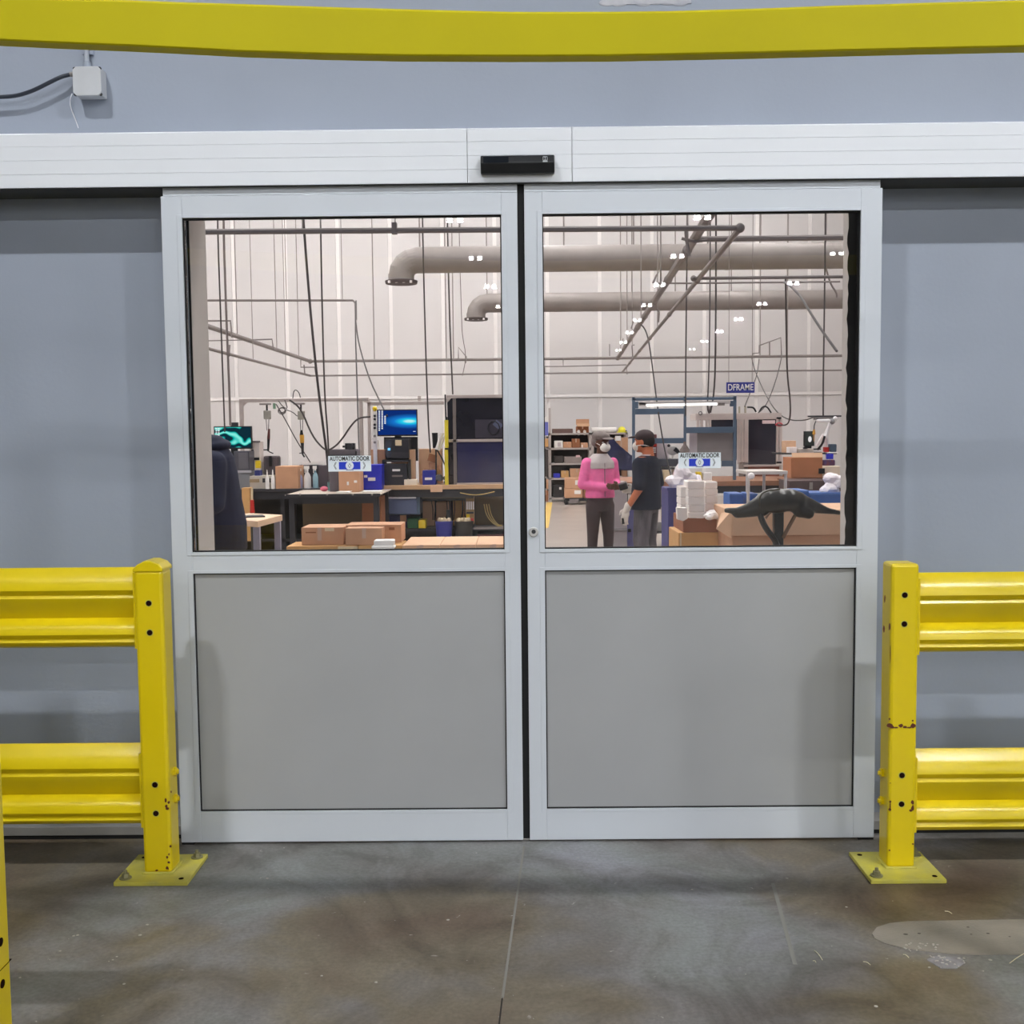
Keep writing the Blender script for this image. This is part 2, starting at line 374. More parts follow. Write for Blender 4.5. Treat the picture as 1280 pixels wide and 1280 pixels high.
MB().box(-1.306, -1.26, 0.0, 0.05, 0.0, 0.008).build('floor_guide', rubber, d1)
MB().box(1.25, 1.306, 0.0, 0.05, 0.0, 0.008).build('floor_guide', rubber, d2)
c = PY(667, 665, 0)
m = MB(); m.cyl((c.x, 0.001, c.z), (c.x, -0.009, c.z), 0.019, 0.016, 24); lk = m.build('lock', M('satin_steel', (210, 208, 204), 0.3, 0.6), d2, bevel=0.001)
MB().cyl((c.x, -0.008, c.z+0.002), (c.x, -0.011, c.z+0.002), 0.008, 0.008, 16).build('keyhole', darkm, lk)
# header casing
HY0 = -0.012; hz0, hz1 = 2.443, 2.639
hd = T('header_casing', 'long white aluminium door operator casing above both sliding doors', 'casing', (0, 0.02, hz0))
for (xa, xb, nm) in ((-2.9, -0.1925, 'cover'), (-0.1905, 0.185, 'cover'), (0.187, 2.9, 'cover')):
    m = MB()
    prof = [(WY0, hz0), (WY0, hz1), (HY0+0.006, hz1), (HY0, hz1-0.006)]
    for k in range(1, 4):
        z = hz1-0.049*k; prof += [(HY0, z+0.001), (HY0+0.0015, z), (HY0, z-0.001)]
    prof += [(HY0, hz0+0.002), (HY0+0.003, hz0)]
    m.prism(prof, 'x', xa, xb).build(nm, alu_h, hd)
MB().box(-2.9, 2.9, -0.008, WY0, hz0-0.0015, hz0).build('track_lip', M('dark_underside', (64, 66, 64), 0.7), hd)
MB().box(-2.9, 2.9, -0.0135, -0.009, hz0-0.004, hz0).build('shadow_gap', rubber, hd)
for xa, xb in ((-1.30, -0.0135), (0.0125, 1.30)): MB().box(xa, xb, 0.003, 0.04, 2.4135, hz0-0.002).build('hanger_rail', alu, hd)
# sensor
a, b2 = PY(601, 197, HY0), PY(693, 218, HY0); xa, xb, za, zb = a.x, b2.x, b2.z, a.z
sn = T('motion_sensor', 'black motion sensor bar on the casing above the door gap', 'sensor', ((xa+xb)/2, HY0, za))
m = MB(); m.prism([(HY0, zb), (HY0-0.038, zb-0.002), (HY0-0.044, zb-0.03), (HY0-0.026, za), (HY0, za)], 'x', xa, xb).build('body', black, sn, bevel=0.004)
MB().prism([(HY0-0.0375, zb-0.004), (HY0-0.0445, zb-0.029), (HY0-0.041, zb-0.006)], 'x', xa+0.01, xa+0.1).build('lens', M('gloss_black', (30, 34, 40), 0.08), sn)
m = MB(); cx, cz = xb-0.034, zb-0.016
yy = HY0-0.0425
for dx, dz, sx, sz in ((0, 0.0065, .007, .0007), (-0.0075, 0, .0007, .0065), (0.0075, 0, .0007, .0065), (0, -0.0065, .007, .0007), (0, 0, .0007, .004), (0, .004, .0025, .0007), (0, -.004, .0025, .0007), (0, -0.0105, .0085, .0014)):
    m.box(cx+dx-sx, cx+dx+sx, yy-0.001, yy+0.002, cz+dz-sz, cz+dz+sz)
m.build('emblem', M('grey_print', (214, 218, 222), 0.6), sn)
# base tracks along the wall
for nm, xa, xb in (('baseboard_left', -2.9, -1.31), ('baseboard_right', 1.31, 2.9)):
    MB().box(xa, xb, 0.06, WY0, 0.016, 0.05).build(nm, M('base_track', (150, 148, 144), 0.5, 0.2), kind='structure', bevel=0.002)
    tr = MB().box(xa, xb, 0.065, WY0, 0.0, 0.016).build('gap_shade_left' if xa < 0 else 'gap_shade_right', rubber, kind='structure')  # black strip standing in for the shaded gap below the track

# door stickers
def sticker(x0, y0, x1, y1, label):
    a, b_ = PY(x0, y0, 0.016), PY(x1, y1, 0.016); cx, cz = (a.x+b_.x)/2, (a.z+b_.z)/2; W, H = b_.x-a.x, a.z-b_.z
    r = T('door_sticker', label, 'sticker', (cx, 0.017, b_.z), 'automatic door stickers')
    MB().box(cx-W/2, cx+W/2, 0.0165, 0.0178, cz-H/2, cz+H/2).build('backing', M('sticker_white', (240, 247, 252), 0.5, var=0.01), r)
    text_mesh('lettering', 'AUTOMATIC DOOR', 0.022, (cx, 0.0158, cz+H*0.31), ink, r, 0.0003, 0.0004, W*0.93)
    bl = M('sticker_blue', (28, 58, 200), 0.5)
    zc = cz-H*0.13; hh = H*0.24; bw = W*0.25
    MB().box(cx-bw, cx+bw, 0.0160, 0.0166, zc-hh, zc+hh).build('blue_band', bl, r)
    MB().cyl((cx, 0.0162, zc), (cx, 0.0155, zc), hh*1.08, hh*1.08, 24).build('white_disc', M('sticker_disc', (236, 242, 248), 0.5, var=0.01), r)
    m = MB()
    q = hh*0.6
    for sgn in (-1, 1):      # double arrow outline in the disc and chevrons at the sides
        for s2 in (-1, 1):
            m.tube([(cx+sgn*q*0.55, 0.0153, zc), (cx, 0.0153, zc+s2*q)], 0.0008, 4)
            m.tube([(cx+sgn*W*0.365, 0.0160, zc), (cx+sgn*W*0.325, 0.0160, zc+s2*hh*0.95)], 0.0009, 4)
            m.tube([(cx+sgn*W*0.345, 0.0160, zc), (cx+sgn*W*0.305, 0.0160, zc+s2*hh*0.95)], 0.0005, 4)
    m.box(cx-0.014, cx+0.014, 0.0157, 0.0164, cz-H*0.43, cz-H*0.40)
    m.build('arrows', ink, r, kind='stuff')
sticker(410, 570, 464, 589, 'white and blue automatic door sticker on the left leaf, below a grey case')
sticker(848, 566, 901, 585, 'white and blue automatic door sticker on the right leaf beside the man in black')

# ------------------------------------------------------------------ junction box
a, b2 = PY(90, 83, 0.095), PY(127, 119, 0.095)
jx = T('junction_box', 'square grey electrical junction box on the wall above the casing', 'junction box', ((a.x+b2.x)/2, WY0, b2.z))
greybox = M('light_grey_plastic', (196, 198, 202), 0.5)
m = MB(); ch = 0.012; X0, X1, Z0, Z1 = a.x, b2.x, b2.z, a.z
MB().box(X0+0.003, X1-0.003, 0.105, WY0, Z0+0.003, Z1-0.003).build('case', greybox, jx, bevel=0.003)
m.prism([(X0+ch, Z0), (X1-ch, Z0), (X1, Z0+ch), (X1, Z1-ch), (X1-ch, Z1), (X0+ch, Z1), (X0, Z1-ch), (X0, Z0+ch)], 'y', 0.095, 0.106).build('cover', greybox, jx, bevel=0.002)
for sx, sz in ((X0+0.006, Z0+0.006), (X1-0.006, Z0+0.006), (X0+0.006, Z1-0.006), (X1-0.006, Z1-0.006)):
    MB().cyl((sx, 0.106, sz), (sx, 0.1, sz), 0.006, 0.006, 10).build('corner_screw', darkm, jx)
p0 = PY(88, 93, 0.13)
MB().cyl((X0, 0.13, p0.z), (X0-0.022, 0.13, p0.z), 0.011, 0.009, 12).build('cable_gland', M('nickel', (170, 165, 160), 0.3, 0.6), jx)
pts = [(X0-0.02, 0.13, p0.z)]+[tuple(PY(px, py, 0.115)) for px, py in ((76, 96), (60, 104), (40, 114), (20, 120), (0, 121.5), (-40, 122), (-120, 122))]
MB().tube(pts, 0.0075, 10, 2).build('black_cable', bluecable, None, 'thick black cable drooping left from the grey junction box', 'cable', smooth=True)
pts = [tuple(PY(px, py, 0.145)) for px, py in ((90, 117), (87.5, 125), (88, 134), (93, 146), (98, 160))]
MB().tube(pts, 0.0018, 6, 2).build('white_wire', M('white_wire', (232, 232, 236), 0.5), None, 'thin white wire from the junction box down to the casing', 'wire', smooth=True)
cx = PY(108.5, 72, 0.14).x
cn = T('conduit', 'grey painted conduit dropping from above into the junction box', 'conduit', (cx, WY0, Z1))
MB().cyl((cx, 0.138, Z1), (cx, 0.138, 3.6), 0.009, 0.009, 14).build('tube', M('conduit_paint', (176, 182, 192), 0.5), cn, smooth=True)
MB().cyl((cx, 0.138, Z1+0.004), (cx, 0.138, Z1+0.03), 0.014, 0.014, 14).build('connector', wall_m, cn)
MB().box(cx-0.02, cx+0.02, 0.146, WY0, Z1+0.06, Z1+0.08).build('clip', wall_m, cn)

# ------------------------------------------------------------------ yellow overhead beam on its two uprights
bY0, bY1 = -1.70, -1.655
bm_ = T('overhead_beam', 'long bowed yellow steel beam crossing above the door casing', 'beam', (0, -1.68, 0))
bot = [PY(x, y, bY0) for x, y in ((-60, 47), (0, 50), (75, 53.5), (150, 56.5), (225, 60), (300, 64), (400, 67.3), (500, 69.3), (640, 70), (760, 69.5), (840, 68), (940, 66), (1040, 63.3), (1160, 60.5), (1280, 58), (1340, 57))]
topz = [PY(x, y, bY0).z for x, y in ((-60, -9), (0, -6), (75, -3), (150, -1.5), (225, 1.3), (300, 3.5), (400, 7), (500, 10), (640, 13.5), (760, 13.4), (840, 12.4), (940, 9.6), (1040, 5.8), (1160, 2), (1280, -1), (1340, -3))]
botx = [(bot[0].x-(bot[1].x-bot[0].x)*8, bot[0].z+0.07, topz[0]+0.05)]+[(p.x, p.z, t) for p, t in zip(bot, topz)]+[(bot[-1].x+0.9, bot[-1].z-0.0, topz[-1]+0.0)]
m = MB(); prev = None
for x, z, zt in botx:
    off = [(bY0, z+0.003), (bY0, zt-0.006), (bY0+0.006, zt), (bY1-0.006, zt), (bY1, zt-0.006), (bY1, z+0.006), (bY1-0.006, z), (bY0+0.003, z)]
    vs = [m.bm.verts.new((x, y, q)) for y, q in off]
    if prev:
        for k in range(8): m.bm.faces.new((prev[k], prev[(k+1) % 8], vs[(k+1) % 8], vs[k]))
    else: m.bm.faces.new(vs[::-1])
    prev = vs
m.bm.faces.new(prev)
m.build('bar', yelb, bm_, smooth=True)
for sx, zt in ((botx[0][0]+0.05, botx[0][1]), (botx[-1][0]-0.05, botx[-1][1])):
    MB().box(sx-0.05, sx+0.05, bY0+0.002, bY1-0.002, 0.012, zt+0.004).build('upright', yelb, bm_, bevel=0.008)
    MB().box(sx-0.12, sx+0.12, bY0-0.08, bY1+0.08, 0, 0.012).build('base_plate', yelb, bm_)

# ------------------------------------------------------------------ guard rails
WPROF = [(0.020, 0), (0.052, -0.030), (0.070, -0.055), (0.074, -0.075), (0.058, -0.092), (0.066, -0.104), (0.060, -0.122), (0.026, -0.168), (0.022, -0.180),
         (0.056, -0.196), (0.070, -0.214), (0.074, -0.232), (0.058, -0.247), (0.066, -0.260), (0.058, -0.272), (0.022, -0.285)]
def wrail(name, xa, xb, yc, ztop, h, parent):
    k = h/0.285; fr = [(yc-d*0.92, ztop+z*k) for d, z in WPROF]; bk = [(yc-d*0.92+0.006, ztop+z*k) for d, z in WPROF]
    return MB().prism(fr+bk[::-1], 'x', xa, xb).build(name, yel, parent, smooth=True)
def post(parent, x0, x1, y0, y1, z1, cap, holes, hx, pl):
    m = MB(); m.box(x0, x1, y0, y1, 0.014, z1).build('post', yel, parent, bevel=0.011)
    if cap:
        n = MB(); cx, cy = (x0+x1)/2, (y0+y1)/2
        n.prism([(x0-0.003, z1-0.004), (x1+0.003, z1-0.004), (x1+0.003, z1+0.008), (x1-0.012, z1+0.024), (cx+0.01, z1+0.034), (cx-0.01, z1+0.034), (x0+0.015, z1+0.022), (x0-0.003, z1+0.006)], 'y', y0-0.003, y1+0.003)
        n.build('cap', yel, parent, bevel=0.004)
    for z in holes:
        MB().cyl((hx, y0+0.001, z), (hx, y0-0.001, z), 0.0125, 0.0125, 18).build('ring', yelp, parent)
        MB().cyl((hx, y0+0.002, z), (hx, y0-0.0018, z), 0.0098, 0.0098, 18).build('bolt_hole', hole, parent)
    bp = MB().box(pl[0], pl[1], pl[2], pl[3], 0, 0.014).build('base_plate', yelp, parent, bevel=0.002)
    w_ = MB(); w_.box(x0-0.007, x1+0.007, y0-0.007, y1+0.007, 0.013, 0.02).build('weld', yelp, parent, bevel=0.004)
    for i, (qx, qy) in enumerate(((pl[0]+0.03, pl[2]+0.035), (pl[1]-0.03, pl[3]-0.035), (pl[1]-0.03, pl[2]+0.03), (pl[0]+0.03, pl[3]-0.03))):
        if i < 2:
            q = MB(); q.cyl((qx, qy, 0.014), (qx, qy, 0.018), 0.021, 0.021, 20).cyl((qx, qy, 0.018), (qx, qy, 0.032), 0.014, 0.012, 6).cyl((qx, qy, 0.03), (qx, qy, 0.043), 0.006, 0.006, 10)
            q.build('anchor_bolt', bolt, parent)
        else: MB().cyl((qx, qy, 0.0135), (qx, qy, 0.0145), 0.009, 0.009, 14).build('plate_hole', hole, parent)
def chips(parent, lst, y):
    m = MB()
    for px, py, w_, h_ in lst:
        c_ = PY(px, py, y)
        n = random.randint(5, 8); ph = random.random()
        w_, h_ = w_*1.5, h_*1.5
        pts = [(c_.x+w_*math.cos(2*math.pi*k/n+ph)*random.uniform(.6, 1.2), c_.z+h_*math.sin(2*math.pi*k/n+ph)*random.uniform(.6, 1.2)) for k in range(n)]
        m.prism(pts, 'y', y-0.0004, y+0.002)
    m.build('paint_chips', rust, parent, kind='stuff')
py0, py1 = -0.31, -0.21
gl = T('guard_rail', 'yellow guard rail left of the doors with a dome-capped post', 'guard rail', (-1.295, -0.26, 0), 'yellow guard rails')
post(gl, -1.345, -1.246, py0, py1, 1.083, True, (0.97, 0.868, 0.332, 0.230), -1.295, (-1.425, -1.17, -0.385, -0.13))
wrail('corrugated_beam', -2.9, -1.352, -0.225, 1.088, 0.282, gl); wrail('corrugated_beam', -2.9, -1.352, -0.225, 0.462, 0.29, gl)
for zt in (1.075, 0.44): MB().box(-1.352, -1.345, -0.30, -0.215, zt-0.265, zt).build('end_plate', yel, gl)
for z in (0.36, 0.262):
    m = MB(); m.cyl((-1.246, -0.25, z), (-1.236, -0.25, z), 0.017, 0.015, 6).cyl((-1.238, -0.25, z), (-1.230, -0.25, z), 0.008, 0.008, 10); m.build('bolt', yel, gl)
chips(gl, [(207, 1000, .003, .006), (208, 1008, .004, .005), (209, 1011, .005, .004), (211, 1003, .003, .004), (214, 990, .002, .003), (209, 1072, .003, .004), (211, 1078, .003, .003), (213, 1058, .004, .003), (211, 1068, .002, .003), (209, 1085, .004, .005), (196, 1088, .004, .002)], py0-0.001)
gr = T('guard_rail', 'yellow guard rail right of the doors with a chipped flat-topped post', 'guard rail', (1.304, -0.26, 0), 'yellow guard rails')
post(gr, 1.256, 1.352, py0, py1, 1.083, False, (0.975, 0.875, 0.345, 0.243), 1.302, (1.168, 1.425, -0.41, -0.155))
wrail('corrugated_beam', 1.36, 2.9, -0.225, 1.043, 0.279, gr); wrail('corrugated_beam', 1.36, 2.9, -0.225, 0.419, 0.293, gr)
for zt in (1.03, 0.402): MB().box(1.352, 1.359, -0.30, -0.215, zt-0.265, zt).build('end_plate', yel, gr)
for z in (0.335, 0.235):
    m = MB(); m.cyl((1.257, -0.25, z), (1.246, -0.25, z), 0.015, 0.017, 6).cyl((1.247, -0.25, z), (1.239, -0.25, z), 0.008, 0.008, 10); m.build('bolt', yel, gr)
chips(gr, [(1112, 907, .007, .006), (1116, 909, .005, .004), (1120, 909.5, .006, .002), (1126, 907, .005, .005), (1131, 909, .006, .003), (1137, 909.5, .006, .002), (1141, 907, .007, .006), (1112, 899, .002, .003), (1141, 901, .003, .002),
          (1113, 1002, .003, .003), (1113, 1007, .0015, .012), (1112.5, 1012, .004, .003), (1141, 1003, .004, .006), (1141, 1010, .004, .007), (1139, 1013, .005, .003), (1106, 749, .0018, .012), (1112, 783, .002, .01), (1113, 818, .001, .02), (1105, 786, .002, .008), (1113, 979, .002, .001), (1141, 1055, .003, .002), (1112, 1063, .002, .002)], py0-0.001)
nx = -1.278
gn = T('guard_rail', 'nearest yellow guard post cut off by the left edge of the picture', 'guard rail', (nx-0.05, -1.5, 0), 'yellow guard rails')
post(gn, nx-0.1, nx, -1.55, -1.45, 1.083, True, (0.97, 0.868, 0.328, 0.228), nx-0.05, (nx-0.18, nx+0.075, -1.625, -1.37))
for z in (0.97, 0.868, 0.330, 0.226):
    MB().cyl((nx-0.002, -1.50, z), (nx+0.0018, -1.50, z), 0.0105, 0.0105, 18).build('bolt_hole', hole, gn)
wrail('corrugated_beam', -2.9, nx-0.107, -1.465, 1.088, 0.285, gn); wrail('corrugated_beam', -2.9, nx-0.107, -1.465, 0.455, 0.29, gn)
MB().box(nx-0.101, nx+0.001, -1.5512, -1.4488, 0.262, 0.2635).build('weld_line', hole, gn)

# ------------------------------------------------------------------ high bay lamps on the camera side
lampE = EM('lamp_glow', (0.96, 0.98, 1.0), LAMP_L); lamph = M('lamp_housing', (120, 122, 124), 0.5)
proto = T('high_bay_lamp', 'twin round high bay lamp hanging from the hall ceiling, mirrored in the glass', 'lamp', (0, 0, 7.6), 'high bay lamps over the hall')
bulbE = EM('bulb_glow', (0.96, 0.98, 1.0), 70.0)
for sx in (-0.15, 0.15):
    h = MB(); h.cyl((sx, 0, 7.66), (sx, 0, 7.74), 0.11, 0.07, 20).cyl((sx, 0, 7.74), (sx, 0, 7.8), 0.04, 0.04, 12); hh = h.build('housing', lamph, proto)
    MB().ell((sx, 0, 7.62), (0.085, 0.085, 0.075), seg=14).build('bulb', bulbE, hh, smooth=True)
    MB().cyl((sx, 0, 7.538), (sx, 0, 7.542), 0.09, 0.09, 20).build('diffuser', lampE, hh)
MB().box(-0.25, 0.25, -0.03, 0.03, 7.8, 7.84).build('bracket', lamph, proto)
MB().cyl((0, 0, 7.83), (0, 0, HZ), 0.012, 0.012, 8).build('rod', lamph, proto)
def copy_tree(o, parent=None):
    c = o.copy(); col.objects.link(c); c.parent = parent
    for ch in list(o.children): copy_tree(ch, c)
    return c
first = True
for x0 in (-2.7, 4.35, 9.9):
    for k, y in enumerate((-4.4, -11.6, -19.5, -28.0, -35.1, -42.6, -50, -57.4, -65, -72.5, -80)):
        xx = x0+0.043*(-y-7)
        o = proto if first else copy_tree(proto)
        first = False; o.location = (xx, y, 7.6)

# ------------------------------------------------------------------ workshop ceiling lights, unseen, added to brighten the room
shopE = EM('shop_panel_glow', (0.99, 0.99, 1.0), SHOP_L)
pr = T('added_ceiling_light', 'long white ceiling light added out of view to brighten the workshop', 'ceiling light', (0, 0, HZ-0.12), 'workshop ceiling lights')
MB().box(-0.3, 0.3, -1.2, 1.2, HZ-0.11, HZ-0.0).build('tray', M('white_tray', (230, 230, 230), 0.5), pr)
MB().box(-0.27, 0.27, -1.17, 1.17, HZ-0.12, HZ-0.11).build('diffuser', shopE, pr)
first = True
for x in (-7.2, -3.4, 0.6, 5.0):
    for y in (3.5, 8.5, 13.5, 18.6):
        o = pr if first else copy_tree(pr); first = False
        o.location = (x, y, HZ-0.12)
# ------------------------------------------------------------------ workshop: overhead ducts and pipes
def th(name, label, cat, loc, group=None): return T(name, label, cat, loc, group)
def X(px, py, d): return P(px, py or 560, d).x
def Zp(py, d, px=640): return P(px, py, d).z
CY = 4.0855
def duct(x_el, y_c, d, diam, label, hang, px_right=1120):
    c = P(x_el+16, y_c, d); y = d-CY; r = diam/2; z = c.z; xe = X(x_el, y_c, d)+r
    root = th('exhaust_duct', label, 'duct', (xe, y, z-r*2.4), 'exhaust ducts')
    m = MB(); m.cyl((xe+r*1.2, y, z), (9.9, y, z), r, r, 28); m.build('pipe', duct_m, root, smooth=True)
    # segmented elbow turning down
    mm = MB(); cen = Vector((xe+r*1.25, y, z-r*1.25)); prev = None; R = r*1.25
    for k in range(5):
        a = math.pi/2*k/4; cc = cen+Vector((-math.sin(a)*R, 0, math.cos(a)*R)); n = Vector((-math.sin(a), 0, math.cos(a)))
        vs = [mm.bm.verts.new(cc+n*r*math.cos(2*math.pi*j/24)+Vector((0, 1, 0))*r*math.sin(2*math.pi*j/24)) for j in range(24)]
        if prev:
            for j in range(24): mm.bm.faces.new((prev[j], prev[(j+1) % 24], vs[(j+1) % 24], vs[j]))
        else: mm.bm.faces.new(vs[::-1])
        prev = vs
    bot = cen+Vector((-R, 0, -r*0.3)); vs = [mm.bm.verts.new(bot+Vector((r*math.cos(2*math.pi*j/24), r*math.sin(2*math.pi*j/24), 0))) for j in range(24)]
    mm.bm.faces.new(prev)
    mm.build('elbow', duct_m, root, smooth=False)
    MB().cyl(bot+Vector((0, 0, r*0.5)), bot, r, r, 24).build('collar', duct_m, root, smooth=True)
    MB().cyl(bot, bot-Vector((0, 0, 0.05)), r*1.27, r*1.22, 28).build('flange', M('dark_flange', (84, 74, 72), 0.6), root, bevel=0.01)
    for k in range(4): MB().cyl(bot+Vector(((k-1.5)*r*0.55, -r*0.95, -0.055)), bot+Vector(((k-1.5)*r*0.55, -r*0.95, -0.02)), 0.02, 0.02, 8).build('flange_bolt', trimw, root)
    for k in range(2, 9): MB().cyl((xe+r+k*1.6, y, z), (xe+r+k*1.6+0.04, y, z), r*1.02, r*1.02, 28).build('joint_band', duct_m, root)
    for hx in hang:
        x = X(hx, y_c, d); MB().cyl((x, y, z+r*0.95), (x, y, HZ), 0.014, 0.014, 6).build('hanger_rod', steel, root)
    return root
duct(485, 325.5, 17.3, 0.40, 'larger nearer grey exhaust duct ending in a down-turned elbow', (525, 705, 792, 885, 950, 1032))
duct(583, 379, 23.6, 0.40, 'smaller farther grey exhaust duct just below the larger one', (609, 790, 844, 914, 984))
def pipe(parent, pts, r, name='pipe', mat=None, seg=8, smooth=0): return MB().tube(pts, r, seg, smooth).build(name, mat or pipe_m, parent, smooth=True)
def joint(parent, p, r): MB().ell(p, (r, r, r), seg=10).build('fitting', pipe_m, parent, smooth=True)
# loop A (thick, high) and loop B (thin, below)
zA = P(600, 449, 22.0).z
A0, A1, A2, A3 = PZ(250, 404.5, zA), PZ(383, 450, zA), PZ(773, 447, zA), PZ(888, 267, zA)
A1 = Vector((A1.x, 18.0, zA)); A2 = Vector((A2.x, 18.0, zA))
lA = th('air_pipe_loop', 'thicker upper compressed air pipe loop running round the workshop', 'pipe', (A1.x, 18, zA))
pipe(lA, [A0+(A0-A1)*0.2, A1], 0.034); pipe(lA, [A1, A2], 0.03); pipe(lA, [A2, A3+(A3-A2)*0.1], 0.036); pipe(lA, [A2, (9.2, 18.0, zA)], 0.03)
for p in (A1, A2): joint(lA, p, 0.05)
for t in (.12, .3, .45, .55, .66, .78, .9): joint(lA, A2.lerp(A3, t), 0.043)
for px in (468, 558, 567, 776, 895, 950, 984): x = X(px, 448, 22.085); MB().cyl((x, 18, zA), (x, 18, HZ), 0.012, 0.012, 6).build('hanger_rod', steel, lA)
for t in (0.25, 0.5, 0.72, 0.9): q = A2.lerp(A3, t); MB().cyl(q, (q.x, q.y, HZ), 0.009, 0.009, 6).build('hanger_rod', steel, lA)
for t in (0.15, 0.4, 0.75): q = A1.lerp(A0, t); MB().cyl(q, (q.x, q.y, HZ), 0.008, 0.008, 6).build('hanger_rod', steel, lA)
qa = PZ(867, 299, zA); pipe(lA, [qa, (3.6, qa.y, zA)], 0.022); joint(lA, qa, 0.03)
zB = P(600, 468.5, 22.0).z
B0, B1, B2, B3 = PZ(250, 433, zB), PZ(385, 469, zB), PZ(775, 467, zB), PZ(925, 285, zB)
B1 = Vector((B1.x, 17.6, zB)); B2 = Vector((B2.x, 17.6, zB))
lB = th('air_pipe_loop', 'thinner lower compressed air pipe loop with an elbow near the right window', 'pipe', (B1.x, 17.6, zB))
pipe(lB, [B0+(B0-B1)*0.2, B1], 0.022); pipe(lB, [B1, B2], 0.018); pipe(lB, [B2, B3], 0.018); pipe(lB, [B2, (9.2, 17.6, zB)], 0.018)
for t in (.2, .38, .52, .7, .86): joint(lB, B2.lerp(B3, t), 0.025)
joint(lB, B3, 0.028); joint(lB, B1, 0.024)
pipe(lB, [B3, (-3.6, B3.y, zB+0.02)], 0.0165)
for px, py in ((493, 279),): q = P(px, py, B3.y+CY); MB().box(q.x-0.014, q.x+0.014, B3.y-0.02, B3.y+0.02, zB-0.012, zB+0.05).build('pipe_clamp', pipe_m, lB)
for px in (378, 401, 494, 575): q = X(px, 279, B3.y+CY); MB().cyl((q, B3.y, zB), (q, B3.y, HZ), 0.0035, 0.0035, 6).build('hanger_rod', steel, lB)
qb = PZ(867, 348, zB); pipe(lB, [qb, (3.4, qb.y, zB)], 0.013); joint(lB, qb, 0.024)
for t in (0.25, 0.6): q = B2.lerp(B3, t); MB().cyl(q, (q.x, q.y, HZ), 0.006, 0.006, 6).build('hanger_rod', steel, lB)
for t in (0.3, 0.62): q = B1.lerp(B0, t); MB().cyl(q, (q.x, q.y, HZ), 0.006, 0.006, 6).build('hanger_rod', steel, lB)
# drop legs (gooseneck taps) on the loops
def taps(parent, lst, r):
    for pts, d in lst:
        pp = [tuple(P(px, py, d)) for px, py in pts]; pipe(parent, pp, r, 'drop_leg', smooth=0)
taps(lA, [([(256, 401), (288, 401), (290, 422)], 14), ([(312, 425), (340, 424), (342, 438)], 17.5), ([(256, 426), (305, 425)], 22)], 0.012)
taps(lA, [([(376, 450), (376, 459), (393, 459), (395, 469)], 21.8), ([(573, 449), (573, 434), (583, 446), (582, 454)], 22)], 0.012)
taps(lB, [([(286, 446), (287, 431)], 14), ([(381, 468), (380, 456)], 21), ([(704, 448), (704, 458), (681, 458), (681, 467)], 21.9), ([(704, 458), (783, 456), (784, 468)], 21.9)], 0.012)
taps(lA, [([(816, 354), (820, 345), (826, 336), (826, 352)], 11.5), ([(762, 445), (762, 430)], 21.5), ([(789, 411), (792, 401)], 15), ([(778, 428), (779, 423)], 18), ([(818, 354), (866, 354), (1050, 352)], 11.5)], 0.010)
taps(lB, [([(823, 403), (824, 390), (821, 386)], 12), ([(791, 446), (790, 432), (793, 431)], 17)], 0.010)
taps(lA, [([(940, 449), (941, 442), (949, 441), (949, 432), (976, 422), (977, 446)], 21.5), ([(962, 428), (962, 446)], 21.5)], 0.013)
taps(lA, [([(852, 298), (868, 302), (884, 300)], 8.3), ([(857, 284), (858, 300), (862, 320)], 8.3)], 0.012)
hs = th('hose_pipe_run', 'grey pipe with a downward end at the left, above the right workbench duct', 'pipe', P(447, 376, 16))
pipe(hs, [P(248, 375.5, 16), P(441, 375.5, 16), P(444.5, 379, 16), P(445, 400, 16)], 0.017)
hs['label'] = 'thin level pipe high on the left that turns down at its end'
for px in (358, 428): q = P(px, 375, 16); MB().cyl(q, (q.x, q.y, HZ), 0.006, 0.006, 6).build('hanger_rod', steel, hs)
def cable(pts, d, r, label, mat=None, sm=2, cat='cable'):
    n_ = len(pts)-1; d = d if isinstance(d, tuple) else (d, d)
    P3 = [tuple(P(x, y, d[0]+(d[1]-d[0])*i/n_)) for i, (x, y) in enumerate(pts)]
    if pts[0][1] <= 200: P3 = [(P3[0][0], P3[0][1], HZ)]+P3
    return MB().tube(P3, r*.85, 6, sm).build('hanging_cable', mat or cable_m, None, label, cat, smooth=True)
def top(px, py, d, k): # extend upwards to the ceiling along the pixel direction
    return (px, py)
cable([(372, 150), (379, 275), (388, 390), (396, 470), (402, 520), (409, 570), (410, 586)], 11.6, 0.016, 'thickest black cable slanting down to the grey case at left')
cable([(399, 120), (400.5, 275), (403, 400), (406, 500), (410, 545), (411, 578)], 11.7, 0.011, 'straight black cable just right of the thickest slanting cable')
cable([(270.5, 120), (271.5, 275), (276, 400), (278.5, 470), (281, 540)], 12.8, 0.011, 'dark cable dropping behind the green-lit monitor')
cable([(278, 120), (279, 275), (283, 400), (286, 470), (288, 532)], 12.9, 0.016, 'grey conduit hose dropping behind the top of the green-lit monitor', cable_g)
cable([(445, 376), (444, 410), (446, 470), (448, 540), (450, 592)], (16, 12.6), 0.011, 'dark cable dropping straight from the turned-down pipe end')
cable([(444.5, 400), (448, 430), (462, 475), (474, 500), (484, 520)], (16, 13.2), 0.012, 'dark cable slanting from the pipe end to the blue-lit monitor')
cable([(526, 120), (528, 275), (531, 400), (533.5, 480), (536, 540), (538, 566)], 12.8, 0.011, 'dark cable hanging in front of the large duct elbow')
cable([(558, 120), (559, 275), (562, 400), (564.5, 460), (566, 493)], 21.5, 0.02, 'dark cable hanging behind the ducts to the smoked-glass cabinet')
cable([(573, 200), (574, 300), (577, 400), (578, 420), (583, 446), (578, 470)], 21.6, 0.01, 'thin grey cable with a kinked end behind the ducts', cable_g)
